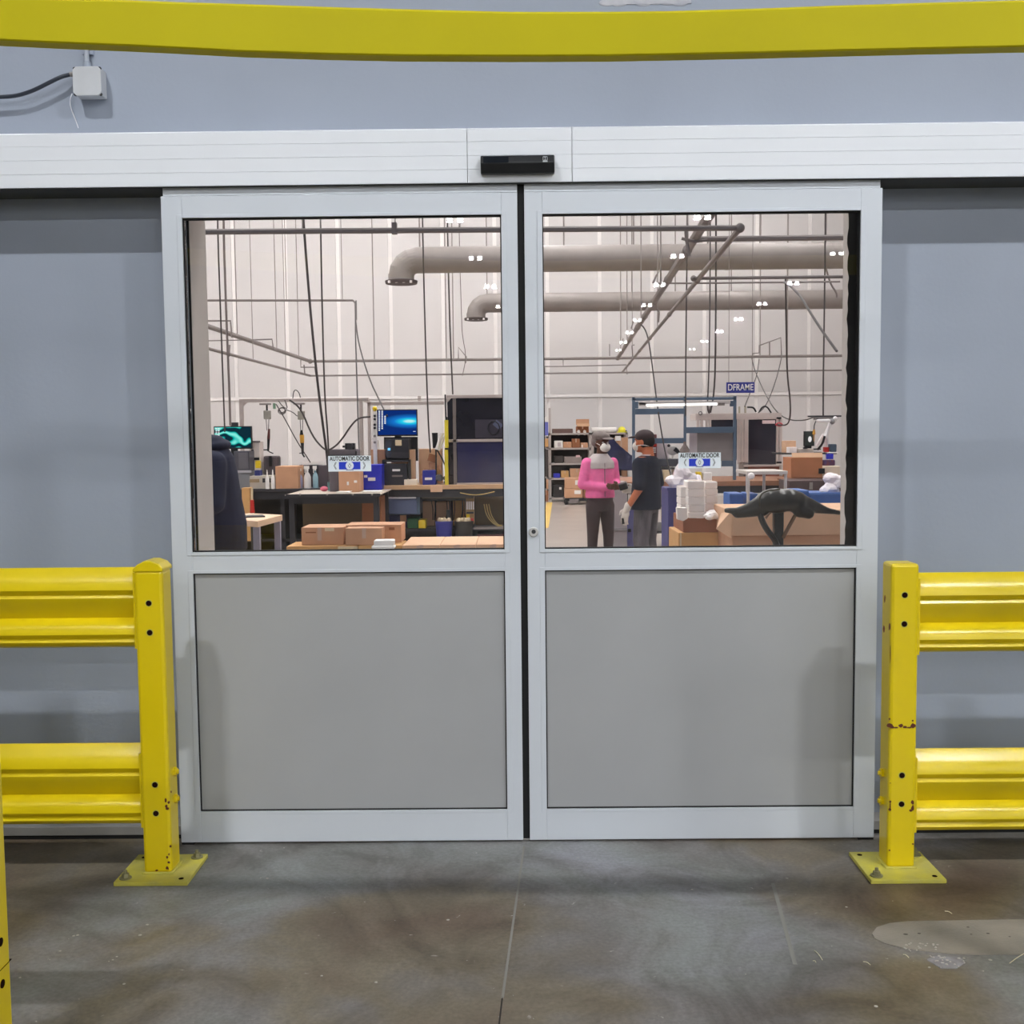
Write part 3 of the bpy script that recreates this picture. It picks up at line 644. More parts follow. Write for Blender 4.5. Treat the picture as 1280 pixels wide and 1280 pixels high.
cable([(799, 404), (806, 410), (811, 425), (817, 470), (822, 510), (830, 560), (842, 608)], (PZ(799, 404, zA).y+CY, 13.4), 0.012, 'black cable slanting down past the man in black')
cable([(858, 130), (859, 300), (857.5, 420), (857, 500), (857, 520)], 13.4, 0.011, 'dark cable dropping to the middle upright of the blue rack')
cable([(887, 130), (888, 300), (887, 420), (886, 470), (884, 510), (886, 516)], 14.4, 0.011, 'first of the pair of dark cables above the lamp end of the rack')
cable([(895, 130), (895, 300), (894.5, 440), (893, 490), (888, 516)], 14.5, 0.014, 'second and thicker of the pair of dark cables above the rack lamp')
cable([(1032, 120), (1032, 270), (1030, 420), (1029, 480), (1029, 520)], 12.6, 0.011, 'dark cable dropping to the tool beam by the right jamb')
cable([(980, 353), (984, 354), (993, 362), (1002, 372), (1010, 386), (1025, 410), (1046, 439)], (11.5, 9.5), 0.014, 'black hose sloping down to the right jamb')
cable([(982, 345), (983, 420), (984, 470), (988, 500), (988, 522), (984, 532), (972, 531)], (11.6, 14.4), 0.011, 'dark cable curling to a red coil above the machine', cable_m)
cable([(940, 449), (943, 462), (955, 490), (970, 515), (985, 525), (1005, 526), (1018, 521)], (21.5, 13.0), 0.010, 'dark cable sweeping from the pipe tap to the tool beam')
cable([(949, 449), (946, 470), (940, 485), (931, 508)], (21.5, 15.0), 0.010, 'dark cable passing beside the blue sign')
cable([(977, 446), (973, 465), (965, 490), (957, 508), (948, 516)], (21.5, 15.0), 0.010, 'dark cable hanging right of the blue sign to the machine top')
cable([(934, 509), (942, 509), (945, 515)], 14.6, 0.014, 'short black hose hooking over the machine top at left', black)
cable([(949, 515), (953, 508), (959, 508), (964, 516)], 14.6, 0.012, 'short black hose arching over the machine top', black)
cable([(969, 531), (974, 528), (979, 531), (975, 533), (969, 531)], 14.4, 0.011, 'red coiled air hose end above the machine', M('red_hose', (196, 70, 84), 0.5), cat='hose')
cable([(1031, 330), (1038, 355), (1046, 366), (1046, 372)], 13, 0.014, 'grey hose curving by the right jamb over the lower duct', cable_g)
cable([(362, 500), (376, 510), (390, 545), (405, 562), (412, 563), (425, 553), (440, 530), (449, 522), (463, 521)], 12.4, 0.012, 'black cable looping between the tool balancers and the aluminium frame')
cable([(345, 505), (357, 525), (370, 550), (388, 578)], 12.5, 0.007, 'thin dark cord slanting behind the right tool balancer')
# sign
sg = th('hanging_sign', 'blue hanging sign with white lettering above the machine', 'sign', P(925.5, 491, 14.2))
a, b2 = P(908, 478, 14.2), P(943, 491, 14.2)
MB().box(a.x, b2.x, a.y-0.01, a.y+0.01, b2.z, a.z).build('board', M('sign_blue', (44, 52, 136), 0.5), sg)
text_mesh('lettering', 'DFRAME', 0.115, ((a.x+b2.x)/2, a.y-0.011, (a.z+b2.z)/2), paper, sg, 0.001, 0.001, (b2.x-a.x)*0.9)
for x in (a.x+0.03, b2.x-0.03): MB().cyl((x, a.y, a.z), (x, a.y, HZ), 0.004, 0.004, 6).build('wire', cable_g, sg)

# ------------------------------------------------------------------ generic workshop pieces
def bx(mb, x0, y0, x1, y1, d, dep, zb=None, zt=None):
    a, b_ = P(x0, y0, d), P(x1, y1, d); mb.box(a.x, b_.x, d-CY, d-CY+dep, b_.z if zb is None else zb, a.z if zt is None else zt); return mb
def carton(x0, y0, x1, y1, d, dep, label, mat=None, zb=None, group=None, tp=True, lab=None, open_=False, name='cardboard_box'):
    a, b_ = P(x0, y0, d), P(x1, y1, d); y = d-CY; z0 = b_.z if zb is None else zb; z1 = a.z; mat = mat or card
    r = th(name, label, 'box', ((a.x+b_.x)/2, y+dep/2, z0), group)
    W = b_.x-a.x
    if open_:
        t = 0.006
        m = MB(); m.box(a.x, b_.x, y, y+t, z0, z1).box(a.x, b_.x, y+dep-t, y+dep, z0, z1).box(a.x, a.x+t, y, y+dep, z0, z1).box(b_.x-t, b_.x, y, y+dep, z0, z1).box(a.x, b_.x, y, y+dep, z0, z0+t)
        m.build('body', mat, r)
        MB().box(a.x, b_.x, y+dep-t, y+dep+t, z1, z1+(z1-z0)*0.55).build('flap', mat, r)
    else:
        MB().box(a.x, b_.x, y, y+dep, z0, z1).build('body', mat, r, bevel=min(0.006, W*0.04))
    if tp:
        MB().box(a.x+W*0.46, a.x+W*0.54, y-0.0015, y+dep*(0 if open_ else 1)+0.0015, z1-(z1-z0)*0.35, z1+0.0015).build('tape', tape if tp is True else tp, r)
    for (u0, v0, u1, v1) in (lab or []):
        MB().box(a.x+W*u0, a.x+W*u1, y-0.002, y+0.001, z1-(z1-z0)*v1, z1-(z1-z0)*v0).build('label', paper, r)
    return r
def table(name, label, x0, x1, d0, d1, ztop, thick, matt, matl, legw=0.04, shelf=None, extra=None):
    xa, xb, y0, y1 = x0, x1, d0-CY, d1-CY
    r = th(name, label, 'table', ((xa+xb)/2, (y0+y1)/2, 0))
    MB().box(xa, xb, y0, y1, ztop-thick, ztop).build('tabletop', matt, r, bevel=0.004)
    for x in (xa+legw, xb-legw):
        for y in (y0+legw+0.02, y1-legw-0.02): MB().box(x-legw/2, x+legw/2, y-legw/2, y+legw/2, 0, ztop-thick).build('leg', matl, r)
    if shelf: MB().box(xa+0.02, xb-0.02, y0+0.1, y1-0.05, shelf-0.03, shelf).build('lower_shelf', matl, r)
    MB().box(xa+0.05, xb-0.05, y0+0.03, y0+0.06, ztop-thick-0.09, ztop-thick).build('apron', matl, r)
    return r

def crumple(name, label, cat, c, r, mat, seed, group=None, amp=.35):
    rg_ = random.Random(seed); bmx = MB(); bmesh.ops.create_icosphere(bmx.bm, subdivisions=3, radius=1)
    dirs = [(Vector((rg_.gauss(0, 1), rg_.gauss(0, 1), rg_.gauss(0, 1))).normalized(), rg_.uniform(-1, 1)) for _ in range(26)]
    for v in bmx.bm.verts:
        n = v.co.normalized(); k = 1+amp*sum(w_*max(0, n.dot(d_)-.72)*3 for d_, w_ in dirs)+rg_.uniform(-.06, .06)
        v.co = Vector((n.x*r[0]*k, n.y*r[1]*k, max(n.z, -.55)*r[2]*k))+Vector(c)
    return bmx.build(name, mat, None, label, cat, group)
# ------------------------------------------------------------------ left: black bench with its things
bd = 13.0; bt = 0.905
X0 = X(262, 610, bd); X1 = X(425, 610, bd)
table('workbench', 'long black-topped workbench behind at left, carrying bottles and the monitor', X0, X1, bd, bd+0.9, bt, 0.035, M('black_bench_top', (58, 56, 60), 0.4), darkm, shelf=0.3)
wk = [o for o in bpy.data.objects if o.name.startswith('workbench') and o.type == 'EMPTY'][-1]
MB().box(X0+0.05, X1, bd+0.8-CY, bd+0.83-CY, 0.02, 0.86).build('dark_backing', M('olive_underbench_shade', (64, 58, 46), 0.6, rgb2=(46, 46, 44), scale=3), wk)  # dark sheet added to paint the shade under the bench
MB().box(X(346, 0, bd), X(352, 0, bd), bd+0.1-CY, bd+0.8-CY, 0.02, 0.86).build('side_panel', darkm, wk)
t2 = table('workbench', 'grey-topped black bench with studded edge in front of the spray bottles', X(356, 616, 11.9), X(476, 616, 11.9), 11.9, 12.9, 0.895, 0.012, greytop, darkm, 0.06)
m = MB(); bx(m, 357, 618, 475, 621, 11.88, 0.02); m.build('edge_bar', darkm, t2)
for px in (375, 409, 441, 465): q = P(px, 618, 11.88); MB().ell((q.x, q.y-0.004, q.z), (0.012, 0.008, 0.012), seg=8).build('stud', steel, t2)
m = MB(); bx(m, 378, 624, 462, 650, 12.75, 0.02, zb=0.2); m.build('dark_backing', M('dark_olive_panel', (92, 76, 52), 0.5), t2)
carton(452, 621, 477, 655, 12.3, 0.35, 'tall plain brown carton standing under the grey-topped bench', cardd, zb=0, tp=False)
# monitor with green wallpaper
def screen_green():
    m = bpy.data.materials.new('green_screen'); m.use_nodes = True; nt = m.node_tree; N = nt.nodes; L = nt.links; N.clear()
    tc = N.new('ShaderNodeTexCoord'); mp = N.new('ShaderNodeMapping'); L.new(tc.outputs['Object'], mp.inputs[0])
    wv = N.new('ShaderNodeTexWave'); wv.inputs['Scale'].default_value = 2.2; wv.wave_type = 'RINGS'; wv.inputs['Distortion'].default_value = 14; wv.inputs['Detail'].default_value = 1.0; wv.inputs['Detail Scale'].default_value = 2.0
    L.new(mp.outputs[0], wv.inputs[0]); r = N.new('ShaderNodeValToRGB'); e = r.color_ramp.elements
    e[0].position = 0.3; e[0].color = (0.005, 0.03, 0.05, 1); e[1].position = 0.95; e[1].color = (0.25, 0.95, 0.85, 1); q = e.new(0.6); q.color = (0.0, 0.55, 0.5, 1)
    L.new(wv.outputs['Fac'], r.inputs[0]); em = N.new('ShaderNodeEmission'); em.inputs[1].default_value = 1.0; o = N.new('ShaderNodeOutputMaterial')
    L.new(r.outputs[0], em.inputs[0]); L.new(em.outputs[0], o.inputs[0]); return m
def screen_blue():
    m = bpy.data.materials.new('blue_screen'); m.use_nodes = True; nt = m.node_tree; N = nt.nodes; L = nt.links; N.clear()
    tc = N.new('ShaderNodeTexCoord'); mp = N.new('ShaderNodeMapping'); L.new(tc.outputs['Generated'], mp.inputs[0])
    mp.inputs['Location'].default_value = (-0.82, 0, -0.55); mp.inputs['Scale'].default_value = (1, 0, 1)
    mp.vector_type = 'POINT'
    m2 = N.new('ShaderNodeMapping'); m2.inputs['Scale'].default_value = (1.35, 0, 3.2); L.new(mp.outputs[0], m2.inputs[0])
    ln = N.new('ShaderNodeVectorMath'); ln.operation = 'LENGTH'; L.new(m2.outputs[0], ln.inputs[0])
    r = N.new('ShaderNodeValToRGB'); e = r.color_ramp.elements
    e[0].position = 0.12; e[0].color = (0.55, 1, 1, 1); e[1].position = 1.0; e[1].color = (0.005, 0.03, 0.2, 1)
    for p, c in ((0.25, (0.02, 0.75, 1, 1)), (0.55, (0.01, 0.2, 0.7, 1))): q = e.new(p); q.color = c
    L.new(ln.outputs['Value'], r.inputs[0]); em = N.new('ShaderNodeEmission'); em.inputs[1].default_value = 1.0; o = N.new('ShaderNodeOutputMaterial')
    L.new(r.outputs[0], em.inputs[0]); L.new(em.outputs[0], o.inputs[0]); return m
def monitor(x0, y0, x1, y1, d, zbase, label, scr, lip=0.012):
    a, b_ = P(x0, y0, d), P(x1, y1, d); y = d-CY; cx = (a.x+b_.x)/2
    r = th('monitor', label, 'monitor', (cx, y+0.03, zbase))
    MB().box(a.x, b_.x, y, y+0.05, b_.z, a.z).build('housing', black, r, bevel=0.004)
    s = MB().box(a.x+lip, b_.x-lip, y-0.003, y+0.001, b_.z+lip*1.5, a.z-lip).build('screen', scr, r)
    MB().box(cx-0.04, cx+0.04, y+0.05, y+0.08, zbase+0.01, a.z-0.1).build('stand', black, r)
    MB().box(cx-0.13, cx+0.13, y-0.03, y+0.16, zbase, zbase+0.015).build('foot', black, r)
    return r, a, b_, s
mg, a, b2, s_ = monitor(267, 533, 315, 561, 13.2, bt, 'wide monitor with a green swirl wallpaper above the navy jacket', screen_green())
MB().box(X(288, 530, 13.2), X(297, 530, 13.2), 13.2-CY, 13.2-CY+0.05, a.z, a.z+0.045).build('webcam', darkm, mg, bevel=0.004)
m = MB()
for k in range(2):
    for j in range(4): q = P(270.5+k*3, 536+j*2.6, 13.19); m.box(q.x-0.008, q.x+0.008, q.y-0.006, q.y, q.z-0.007, q.z+0.007)
m.build('icons', EM('icon_white', (0.9, 0.95, 1), 1.0), s_, kind='stuff')
def solid(name, label, cat, x0, y0, x1, y1, d, dep, mat, zb=None, group=None, bevel=0.005, parts=None):
    r = MB(); bx(r, x0, y0, x1, y1, d, dep, zb)
    if not parts: return r.build(name, mat, None, label, cat, group, bevel=bevel)
    a, b_ = P(x0, y0, d), P(x1, y1, d)
    t = th(name, label, cat, ((a.x+b_.x)/2, d-CY+dep/2, b_.z if zb is None else zb), group); r.build('body', mat, t, bevel=bevel)
    for (nm, u0, v0, u1, v1, mt) in parts: m = MB(); bx(m, u0, v0, u1, v1, d-0.012, 0.016); m.build(nm, mt, t)
    return t
solid('printer', 'dark grey desktop machine under the green-lit monitor', 'machine', 292, 564, 312, 588, 12.9+0.15, 0.3, M('dark_grey_case', (84, 84, 92), 0.5), parts=[('side_panel', 298, 566, 310, 586, M('mid_grey_case', (104, 102, 108), 0.5))], zb=bt+0.16)
solid('drawer_case', 'grey plastic drawer case below the dark machine at left', 'case', 296, 589, 313, 605, 12.95+0.1, 0.35, M('grey_case', (128, 132, 138), 0.5), zb=bt, parts=[('lid', 295, 588, 314, 591, M('pale_grey_case', (176, 176, 182), 0.4))])
solid('test_box', 'white upright instrument box with a dark slot beside the monitor', 'instrument', 312, 552, 325, 576, 13.3, 0.2, M('off_white_case', (222, 212, 206), 0.5), zb=bt, parts=[('slot', 314, 562, 317, 571, darkm), ('rim', 312, 551, 325, 553, M('dark_trim', (110, 104, 104), 0.5)), ('lower_slot', 313, 572, 324, 575, black)])
solid('tray', 'low white tray of small parts on the black bench', 'tray', 311, 595, 344, 604, 13.05, 0.3, M('tray_grey', (200, 192, 180), 0.6), zb=bt, parts=[('clip', 328, 598, 340, 603, darkm), ('liner', 312, 599, 324, 603, M('tan_parts', (160, 140, 110), 0.8))])
solid('tape_roll_box', 'small blue box on the parts tray', 'box', 318, 588, 325, 595, 13.1, 0.12, navy, zb=Zp(595, 13.05))
solid('yellow_note_block', 'small yellow block beside the white instrument box', 'block', 319, 576, 325, 581, 13.05, 0.06, yelplast, zb=Zp(582, 13.05), bevel=0.002)
solid('label_roll', 'dark rolled sleeve pair behind the small white bottles', 'sleeve', 329, 570, 348, 584, 13.35, 0.15, M('charcoal_sleeve', (84, 76, 80), 0.6), zb=bt, parts=[('end_cap', 336, 570, 340, 583, black)], bevel=0.02)
def bottle(px, y0, y1, wpx, d, body, label, trigger=True, capm=None, group=None):
    c = P(px, y1, d); s = d/F; r = wpx*s/2; h = (y1-y0)*s; zb = bt; c = Vector((c.x, d-CY, zb)); h = Zp(y0, d)-zb
    t = th('spray_bottle' if trigger else 'squeeze_bottle', label, 'bottle', c, group)
    m = MB(); m.loft([((c.x, c.y, zb), r, r*.8), ((c.x, c.y, zb+h*.5), r, r*.8), ((c.x, c.y, zb+h*.62), r*.75, r*.6), ((c.x, c.y, zb+h*.72), r*.32, r*.32), ((c.x, c.y, zb+h*.8), r*.3, r*.3)], 16); m.build('body', body, t, smooth=True)
    if trigger:
        m = MB(); m.box(c.x-r*.9, c.x+r*.55, c.y-r*.25, c.y+r*.25, zb+h*.86, zb+h).box(c.x-r*.3, c.x+r*.3, c.y-r*.25, c.y+r*.25, zb+h*.78, zb+h*.88).box(c.x-r*.75, c.x-r*.5, c.y-r*.15, c.y+r*.15, zb+h*.68, zb+h*.88); m.build('trigger_head', capm or paper, t, bevel=0.003)
    else: MB().cyl((c.x, c.y, zb+h*.78), (c.x, c.y, zb+h), r*.4, r*.12, 10).build('nozzle', capm or paper, t)
    return t
bottle(375, 583, 607, 7, 13.15, M('lilac_bottle', (176, 172, 204), 0.3), 'lilac spray bottle next to the brown carton')
bottle(384.5, 580, 607, 9, 13.05, M('milky_bottle', (222, 218, 216), 0.3), 'milky white spray bottle, widest of the three', True)
bottle(394.5, 580, 607, 7, 13.1, M('aqua_bottle', (150, 182, 192), 0.25), 'pale blue spray bottle right of the milky one')
bottle(334, 584, 596, 5, 13.0, paper, 'left small white nozzle bottle on the parts tray', False)
bottle(341, 584, 596, 5, 13.0, paper, 'right small white nozzle bottle beside the brown carton', False)
carton(344, 583, 373, 607, 13.0, 0.35, 'plain brown carton standing on the black bench left of spray bottles', card, zb=bt, tp=False)
solid('grey_bin', 'dark bin behind the pale blue spray bottle', 'bin', 398, 582, 411, 606, 13.25, 0.3, M('dark_bin', (88, 78, 84), 0.5), zb=bt)
solid('dark_bin', 'dark crate with a white lid sheet behind the spray bottles', 'bin', 374, 581, 398, 606, 13.4, 0.3, M('dark_bin2', (64, 60, 66), 0.5), zb=bt, parts=[('white_sheet', 378, 577, 405, 581, paper)])
m = MB(); q = P(405, 604, 12.5); m.ell((q.x, q.y, 0.895+0.03), (0.045, 0.04, 0.03), seg=12); m.build('pink_cloth', M('pink_rag', (236, 128, 150), 0.9), None, 'crumpled pink cloth on the bench corner', 'cloth', smooth=True)
m = MB(); q = P(413, 600, 12.6); m.cyl((q.x, q.y, 0.895), (q.x, q.y, 0.895+0.1), 0.03, 0.035, 14); m.build('tumbler', M('teal_cup', (112, 152, 152), 0.3), None, 'teal cup beside the pink cloth', 'cup', smooth=True)
# grey case with a small camera on top, behind the left sticker
cs = solid('equipment_case', 'grey equipment case behind the left door sticker', 'case', 411, 562, 446, 592, 12.45, 0.3, M('mauve_grey_case', (100, 94, 100), 0.45), zb=0.895, parts=[('lid_seam', 411, 569, 446, 570, darkm), ('latch', 444, 564, 446, 568, black)])
cmz = Zp(561.5, 12.5)
cr_ = th('camera_head', 'small black camera head on the grey equipment case', 'camera', P(437, 561.5, 12.5))
m = MB(); bx(m, 431, 554, 443, 562, 12.5, 0.1); m.build('body', black, cr_, bevel=0.006)
q = P(438, 558, 12.49); MB().cyl((q.x, q.y+0.02, q.z), (q.x, q.y-0.04, q.z), 0.035, 0.035, 18).build('lens', darkm, cr_)
m = MB(); bx(m, 428, 557, 431, 559.5, 12.5, 0.05); m.build('grip', black, cr_)
carton(423, 586, 449, 608, 12.3, 0.35, 'brown carton with scattered white scraps below the left sticker', card, zb=0.895, lab=[(0.4, .55, .5, .7), (.75, .5, .9, .6)], tp=False)
def sheet(x0, y0, x1, y1, d, dep, zb, label, k=3):
    a, b_ = P(x0, y0, d), P(x1, y1, d); r = th('paper_sheets', label, 'paper', ((a.x+b_.x)/2, d-CY+dep/2, zb))
    for i in range(k): MB().box(a.x, b_.x, d-CY, d-CY+dep, zb+i*0.006, zb+i*0.006+0.005, rot=(0, 0, random.uniform(-.12, .12))).build('sheet', paper, r)
sheet(420, 605, 436, 609, 12.05, 0.2, 0.895, 'loose white papers on the grey bench below the sticker')
sheet(452, 604, 475, 609, 12.1, 0.25, 0.895, 'white papers at the right end of the grey bench')
# ------------------------------------------------------------------ aluminium gantry with hanging tools
ext = M('extrusion', (188, 176, 170), 0.4, 0.3)
gd = 14.05
gy = gd-CY; g = th('aluminium_gantry', 'aluminium profile gantry frame carrying the hanging tools', 'frame', (X(380, 500, gd), gy, 0))
zt = Zp(498, gd, 380); s = gd/F
def bar(p, x0, x1, z0, z1, y=None, w_=0.045, name='bar', mat=ext):
    y = gy if y is None else y; return MB().box(x0, x1, y-w_/2, y+w_/2, z0, z1).build(name, mat, p, bevel=0.003)
bar(g, X(301, 0, gd), X(462, 0, gd), zt-0.043, zt, name='top_beam')
for x0, x1 in ((301, 305.5), (450, 454.5)): bar(g, X(x0, 0, gd), X(x1, 0, gd), 0, zt-0.043, name='upright')
bar(g, X(461, 0, gd+.8), X(465, 0, gd+.8), 0, zt-0.02, y=gy+0.75, name='upright')
MB().box(X(450, 0, gd), X(454, 0, gd), gy+0.02, gy+0.75, zt-0.04, zt).build('side_beam', ext, g)
bar(g, X(463, 0, gd+.8), X(556, 0, gd+.8), Zp(505, gd+.8), Zp(501, gd+.8), y=gy+0.75, name='rear_beam')
for px in (525,): m = MB(); bx(m, 522, 495, 526, 501.5, gd+.8, 0.05); m.build('bracket', ext, g)
# corner gusset
MB().prism([(X(305.5, 0, gd), zt-0.043), (X(311, 0, gd), zt-0.043), (X(305.5, 0, gd), zt-0.09)], 'y', gy-0.015, gy+0.015).build('gusset', ext, g)
def balancer(px, ybox0, ybox1, ybot, label, tool):
    d = gd-0.02; y = gy; x = X(px, 540, d)
    t = th('tool_balancer', label, 'tool', (x, y, Zp(ybot, d)))
    zc = zt-0.043
    MB().box(x-0.09, x+0.05, y-0.03, y+0.03, zc-0.035, zc-0.012).build('trolley', steel, t, bevel=0.004)
    MB().cyl((x, y, Zp(ybox0, d)), (x, y, zc-0.02), 0.012, 0.012, 8).build('hook', darkm, t)
    MB().box(x-0.038, x+0.042, y-0.04, y+0.04, Zp(ybox1, d), Zp(ybox0, d)).build('case', M('balancer_grey', (150, 146, 136), 0.5), t, bevel=0.008)
    for dx in (-0.014, 0.02): MB().cyl((x+dx, y, Zp(ybox1, d)), (x+dx*0.6, y, Zp(tool[0], d)), 0.004, 0.004, 6).build('wire', darkm, t)
    return t, x, y, d
t, x, y, d = balancer(334, 510, 521, 566, 'left tool balancer with a slim dark screwdriver hanging from it', (535,))
m = MB(); tx = X(336, 540, d); m.cyl((tx, y, Zp(533, d)), (tx-0.01, y, Zp(546, d)), 0.014, 0.02, 10); m.build('grip', M('maroon_grip', (96, 50, 48), 0.5), t)
MB().cyl((tx-0.01, y, Zp(546, d)), (tx-0.02, y, Zp(561, d)), 0.018, 0.012, 10).build('driver', black, t)
MB().tube([(tx-0.025, y, Zp(560, d)), (tx, y, Zp(562, d)), (tx+0.045, y, Zp(564, d))], 0.007, 6).build('lever', black, t)
MB().box(tx-0.085, tx-0.02, y-0.01, y+0.01, Zp(560, d), Zp(558.5, d)).build('side_arm', black, t)
t, x, y, d = balancer(376.5, 511, 522, 569, 'right tool balancer with a yellow and grey pistol driver', (538,))
MB().cyl((x, y, Zp(535, d)), (x, y, Zp(542, d)), 0.014, 0.026, 10).build('swivel', black, t)
MB().cyl((x+0.003, y, Zp(541, d)), (x+0.005, y, Zp(551, d)), 0.03, 0.027, 12).build('yellow_grip', M('tool_yellow', (214, 158, 60), 0.5), t)
MB().cyl((x+0.006, y, Zp(551, d)), (x+0.008, y, Zp(565, d)), 0.022, 0.014, 12).build('driver', darkm, t)
MB().tube([(x+0.005, y, Zp(564, d)), (x+0.012, y, Zp(566, d)), (x+0.03, y, Zp(569, d))], 0.01, 6).build('tip', black, t)
MB().cyl((x-0.035, y, Zp(564, d)), (x, y, Zp(563.5, d)), 0.006, 0.006, 6).build('trigger', black, t)
coil = MB(); q = P(353, 514, gd)
for k in range(3): coil.tube([(q.x+0.05*math.cos(a*0.7)*(1-.15*k), q.y-0.03+0.01*k, q.z+0.04*math.sin(a*0.7)*(1-.1*k)+k*0.008) for a in range(10)], 0.005, 5)
coil.tube([tuple(P(356, 512, gd-.02)), tuple(P(366, 515, gd-.02)), tuple(P(372, 521, gd-.02)), tuple(P(378, 519, gd-.02))], 0.006, 5, 1)
coil.tube([tuple(P(348, 501, gd-.02)), tuple(P(353, 508, gd-.02)), tuple(P(360, 512, gd-.02)), tuple(P(356, 500, gd-.02))], 0.006, 5, 1)
coil.build('cable_bundle', cable_m, None, 'tangled dark cable coil hanging between the two tool balancers', 'cable', smooth=True, kind='thing')
cable([(366, 498), (367, 489), (370, 487), (374, 491), (375.5, 497)], gd, 0.007, 'small black cable hoop arching over the gantry beam', black)
m = MB(); bx(m, 341, 504, 344, 511, gd, 0.04); m.build('green_tag', M('green_tag', (120, 156, 132), 0.6), None, 'small green tag clipped under the gantry beam', 'tag')

# ------------------------------------------------------------------ wooden bench with cabinets
wd = 12.9; wt = Zp(605.5, wd)
wb = table('wooden_bench', 'wood-topped workbench under the blue-lit monitor and smoked cabinet', X(476, 0, wd), X(655, 0, wd), wd, wd+0.75, wt, 0.05, woodt, darkm, 0.05, shelf=0.42)
m = MB(); bx(m, 476, 606, 479, 655, wd, 0.04, zb=0); m.build('front_upright', M('pale_profile', (190, 176, 150), 0.5), wb)
m = MB(); bx(m, 538, 606.2, 553, 615, wd-0.012, 0.012); m.build('hanging_note', card2, wb, label='square tan note hanging from the bench edge')
m = MB(); bx(m, 527, 616, 592, 623, wd+0.06, 0.3); m.build('rail', M('dark_drawer_rail', (84, 80, 66), 0.5), wb)
dc = th('drawer_cabinet', 'slate blue drawer cabinet hung under the wooden bench', 'cabinet', P(502, 643, wd+.08))
m = MB(); bx(m, 480, 611, 525, 643, wd+0.08, 0.5); m.build('body', slate, dc)
m = MB(); bx(m, 483, 614, 521, 621, wd+0.06, 0.02); m.build('drawer', M('slate_grey', (108, 110, 108), 0.5), dc)
m = MB(); bx(m, 483, 623.5, 521, 642, wd+0.05, 0.03); dr = m.build('drawer', slate_d, dc)
m = MB(); bx(m, 484, 621, 520, 623, wd+0.03, 0.03); m.build('handle', M('bright_handle', (226, 226, 228), 0.3), dr)
solid('switch_box', 'small white switch box on the bench upright', 'switch', 476, 623, 481.5, 632, wd-0.05, 0.05, M('switch_white', (204, 200, 196), 0.5), bevel=0.003)
zs = 0.42
solid('parts_bin', 'dark green parts bin on the lower bench shelf', 'bin', 509, 648, 523, 659, wd+0.15, 0.3, greenp, zb=zs)
solid('parts_bin', 'small yellow parts bin on the lower bench shelf', 'bin', 523, 650, 532, 660, wd+0.12, 0.25, yelplast, zb=zs)
solid('parts_bin', 'dark blue small-parts bin beside the green one', 'bin', 484, 644, 509, 659, wd+0.2, 0.3, M('dark_navy_bin', (44, 46, 92), 0.5), zb=zs, parts=[('card', 500, 644, 508, 652, card)])
carton(528, 627, 543, 650, wd+0.45, 0.2, 'narrow light carton behind the yellow parts bin', card2, zb=zs, tp=False)
carton(545, 628, 563, 652, wd+0.48, 0.2, 'light carton with scraps between the bench tools', card2, zb=zs, tp=False)
carton(566, 626, 580, 652, wd+0.45, 0.2, 'orange-brown carton behind the dark bin', card3, zb=zs, tp=False)
for i, (x0, x1, mt, lb) in enumerate(((543, 565, M('tub_blue', (52, 56, 150), 0.5), 'blue plastic tub under the wooden bench'), (567, 591, M('tub_black', (52, 48, 44), 0.5), 'black plastic tub under the wooden bench'))):
    a, b_ = P(x0, 653, wd-0.1), P(x1, 672, wd-0.1); tt = th('plastic_tub', lb, 'tub', ((a.x+b_.x)/2, wd-CY+0.05, 0)); zz0, zz1 = 0.28, a.z
    cx, cy, rx = (a.x+b_.x)/2, wd-CY+0.05, (b_.x-a.x)/2
    MB().loft([((cx, cy, zz0), rx*.85, rx*.7), ((cx, cy, zz1-0.02), rx, rx*.85), ((cx, cy, zz1), rx*1.05, rx*.9)], 20).build('tub', mt, tt, smooth=True)
    MB().box(cx-rx*.9, cx+rx*.9, cy-0.12, cy+0.12, 0, zz0).build('stand', darkm, tt)
    for k in range(5): MB().ell((cx+random.uniform(-.6, .6)*rx, cy+random.uniform(-.3, .3)*rx, zz1+0.01), (0.03, 0.03, 0.035), seg=8).build('crumpled_paper', cream, tt)
rk = th('cord_rack', 'rack of dark cables and tool handles hanging under the bench', 'rack', P(565, 652, wd+.25))
for k, px in enumerate((539, 544, 558.5, 562, 568, 578)): q0, q1 = P(px, 624, wd+.25), P(px+(2 if k == 0 else -1), 650, wd+.25); MB().tube([q0, q0.lerp(q1, .5)+Vector((.01, 0, 0)), q1], 0.009 if k % 2 else 0.006, 6).build('cord', black, rk)
q = P(560, 643, wd+.22); MB().box(q.x-0.02, q.x+0.03, q.y, q.y+0.04, q.z-0.06, q.z+0.05).build('plug', black, rk)
MB().box(X(527, 0, wd+.25), X(590, 0, wd+.25), wd+.24-CY, wd+.27-CY, Zp(625, wd+.25), Zp(623, wd+.25)).build('bar', darkm, rk)
pc = th('parts_column', 'narrow column of white and red small parts packs under the bench', 'rack', P(588, 655, wd+.1))
m = MB(); bx(m, 582, 617, 593, 655, wd+.14, 0.1); m.build('back', M('amber_back', (170, 140, 96), 0.6), pc)
for k in range(4): m = MB(); bx(m, 583+k*2.6, 627, 584.6+k*2.6, 637, wd+.11, 0.03); m.build('tube', paper, pc)
m = MB(); bx(m, 583, 640, 592, 642, wd+.11, 0.03); m.build('shelf', darkm, pc)
m = MB(); bx(m, 588, 648, 592, 653, wd+.11, 0.03); m.build('pack', redp, pc); m = MB(); bx(m, 583, 643, 587, 651, wd+.11, 0.03); m.build('pack', yelplast, pc)
hc = MB()
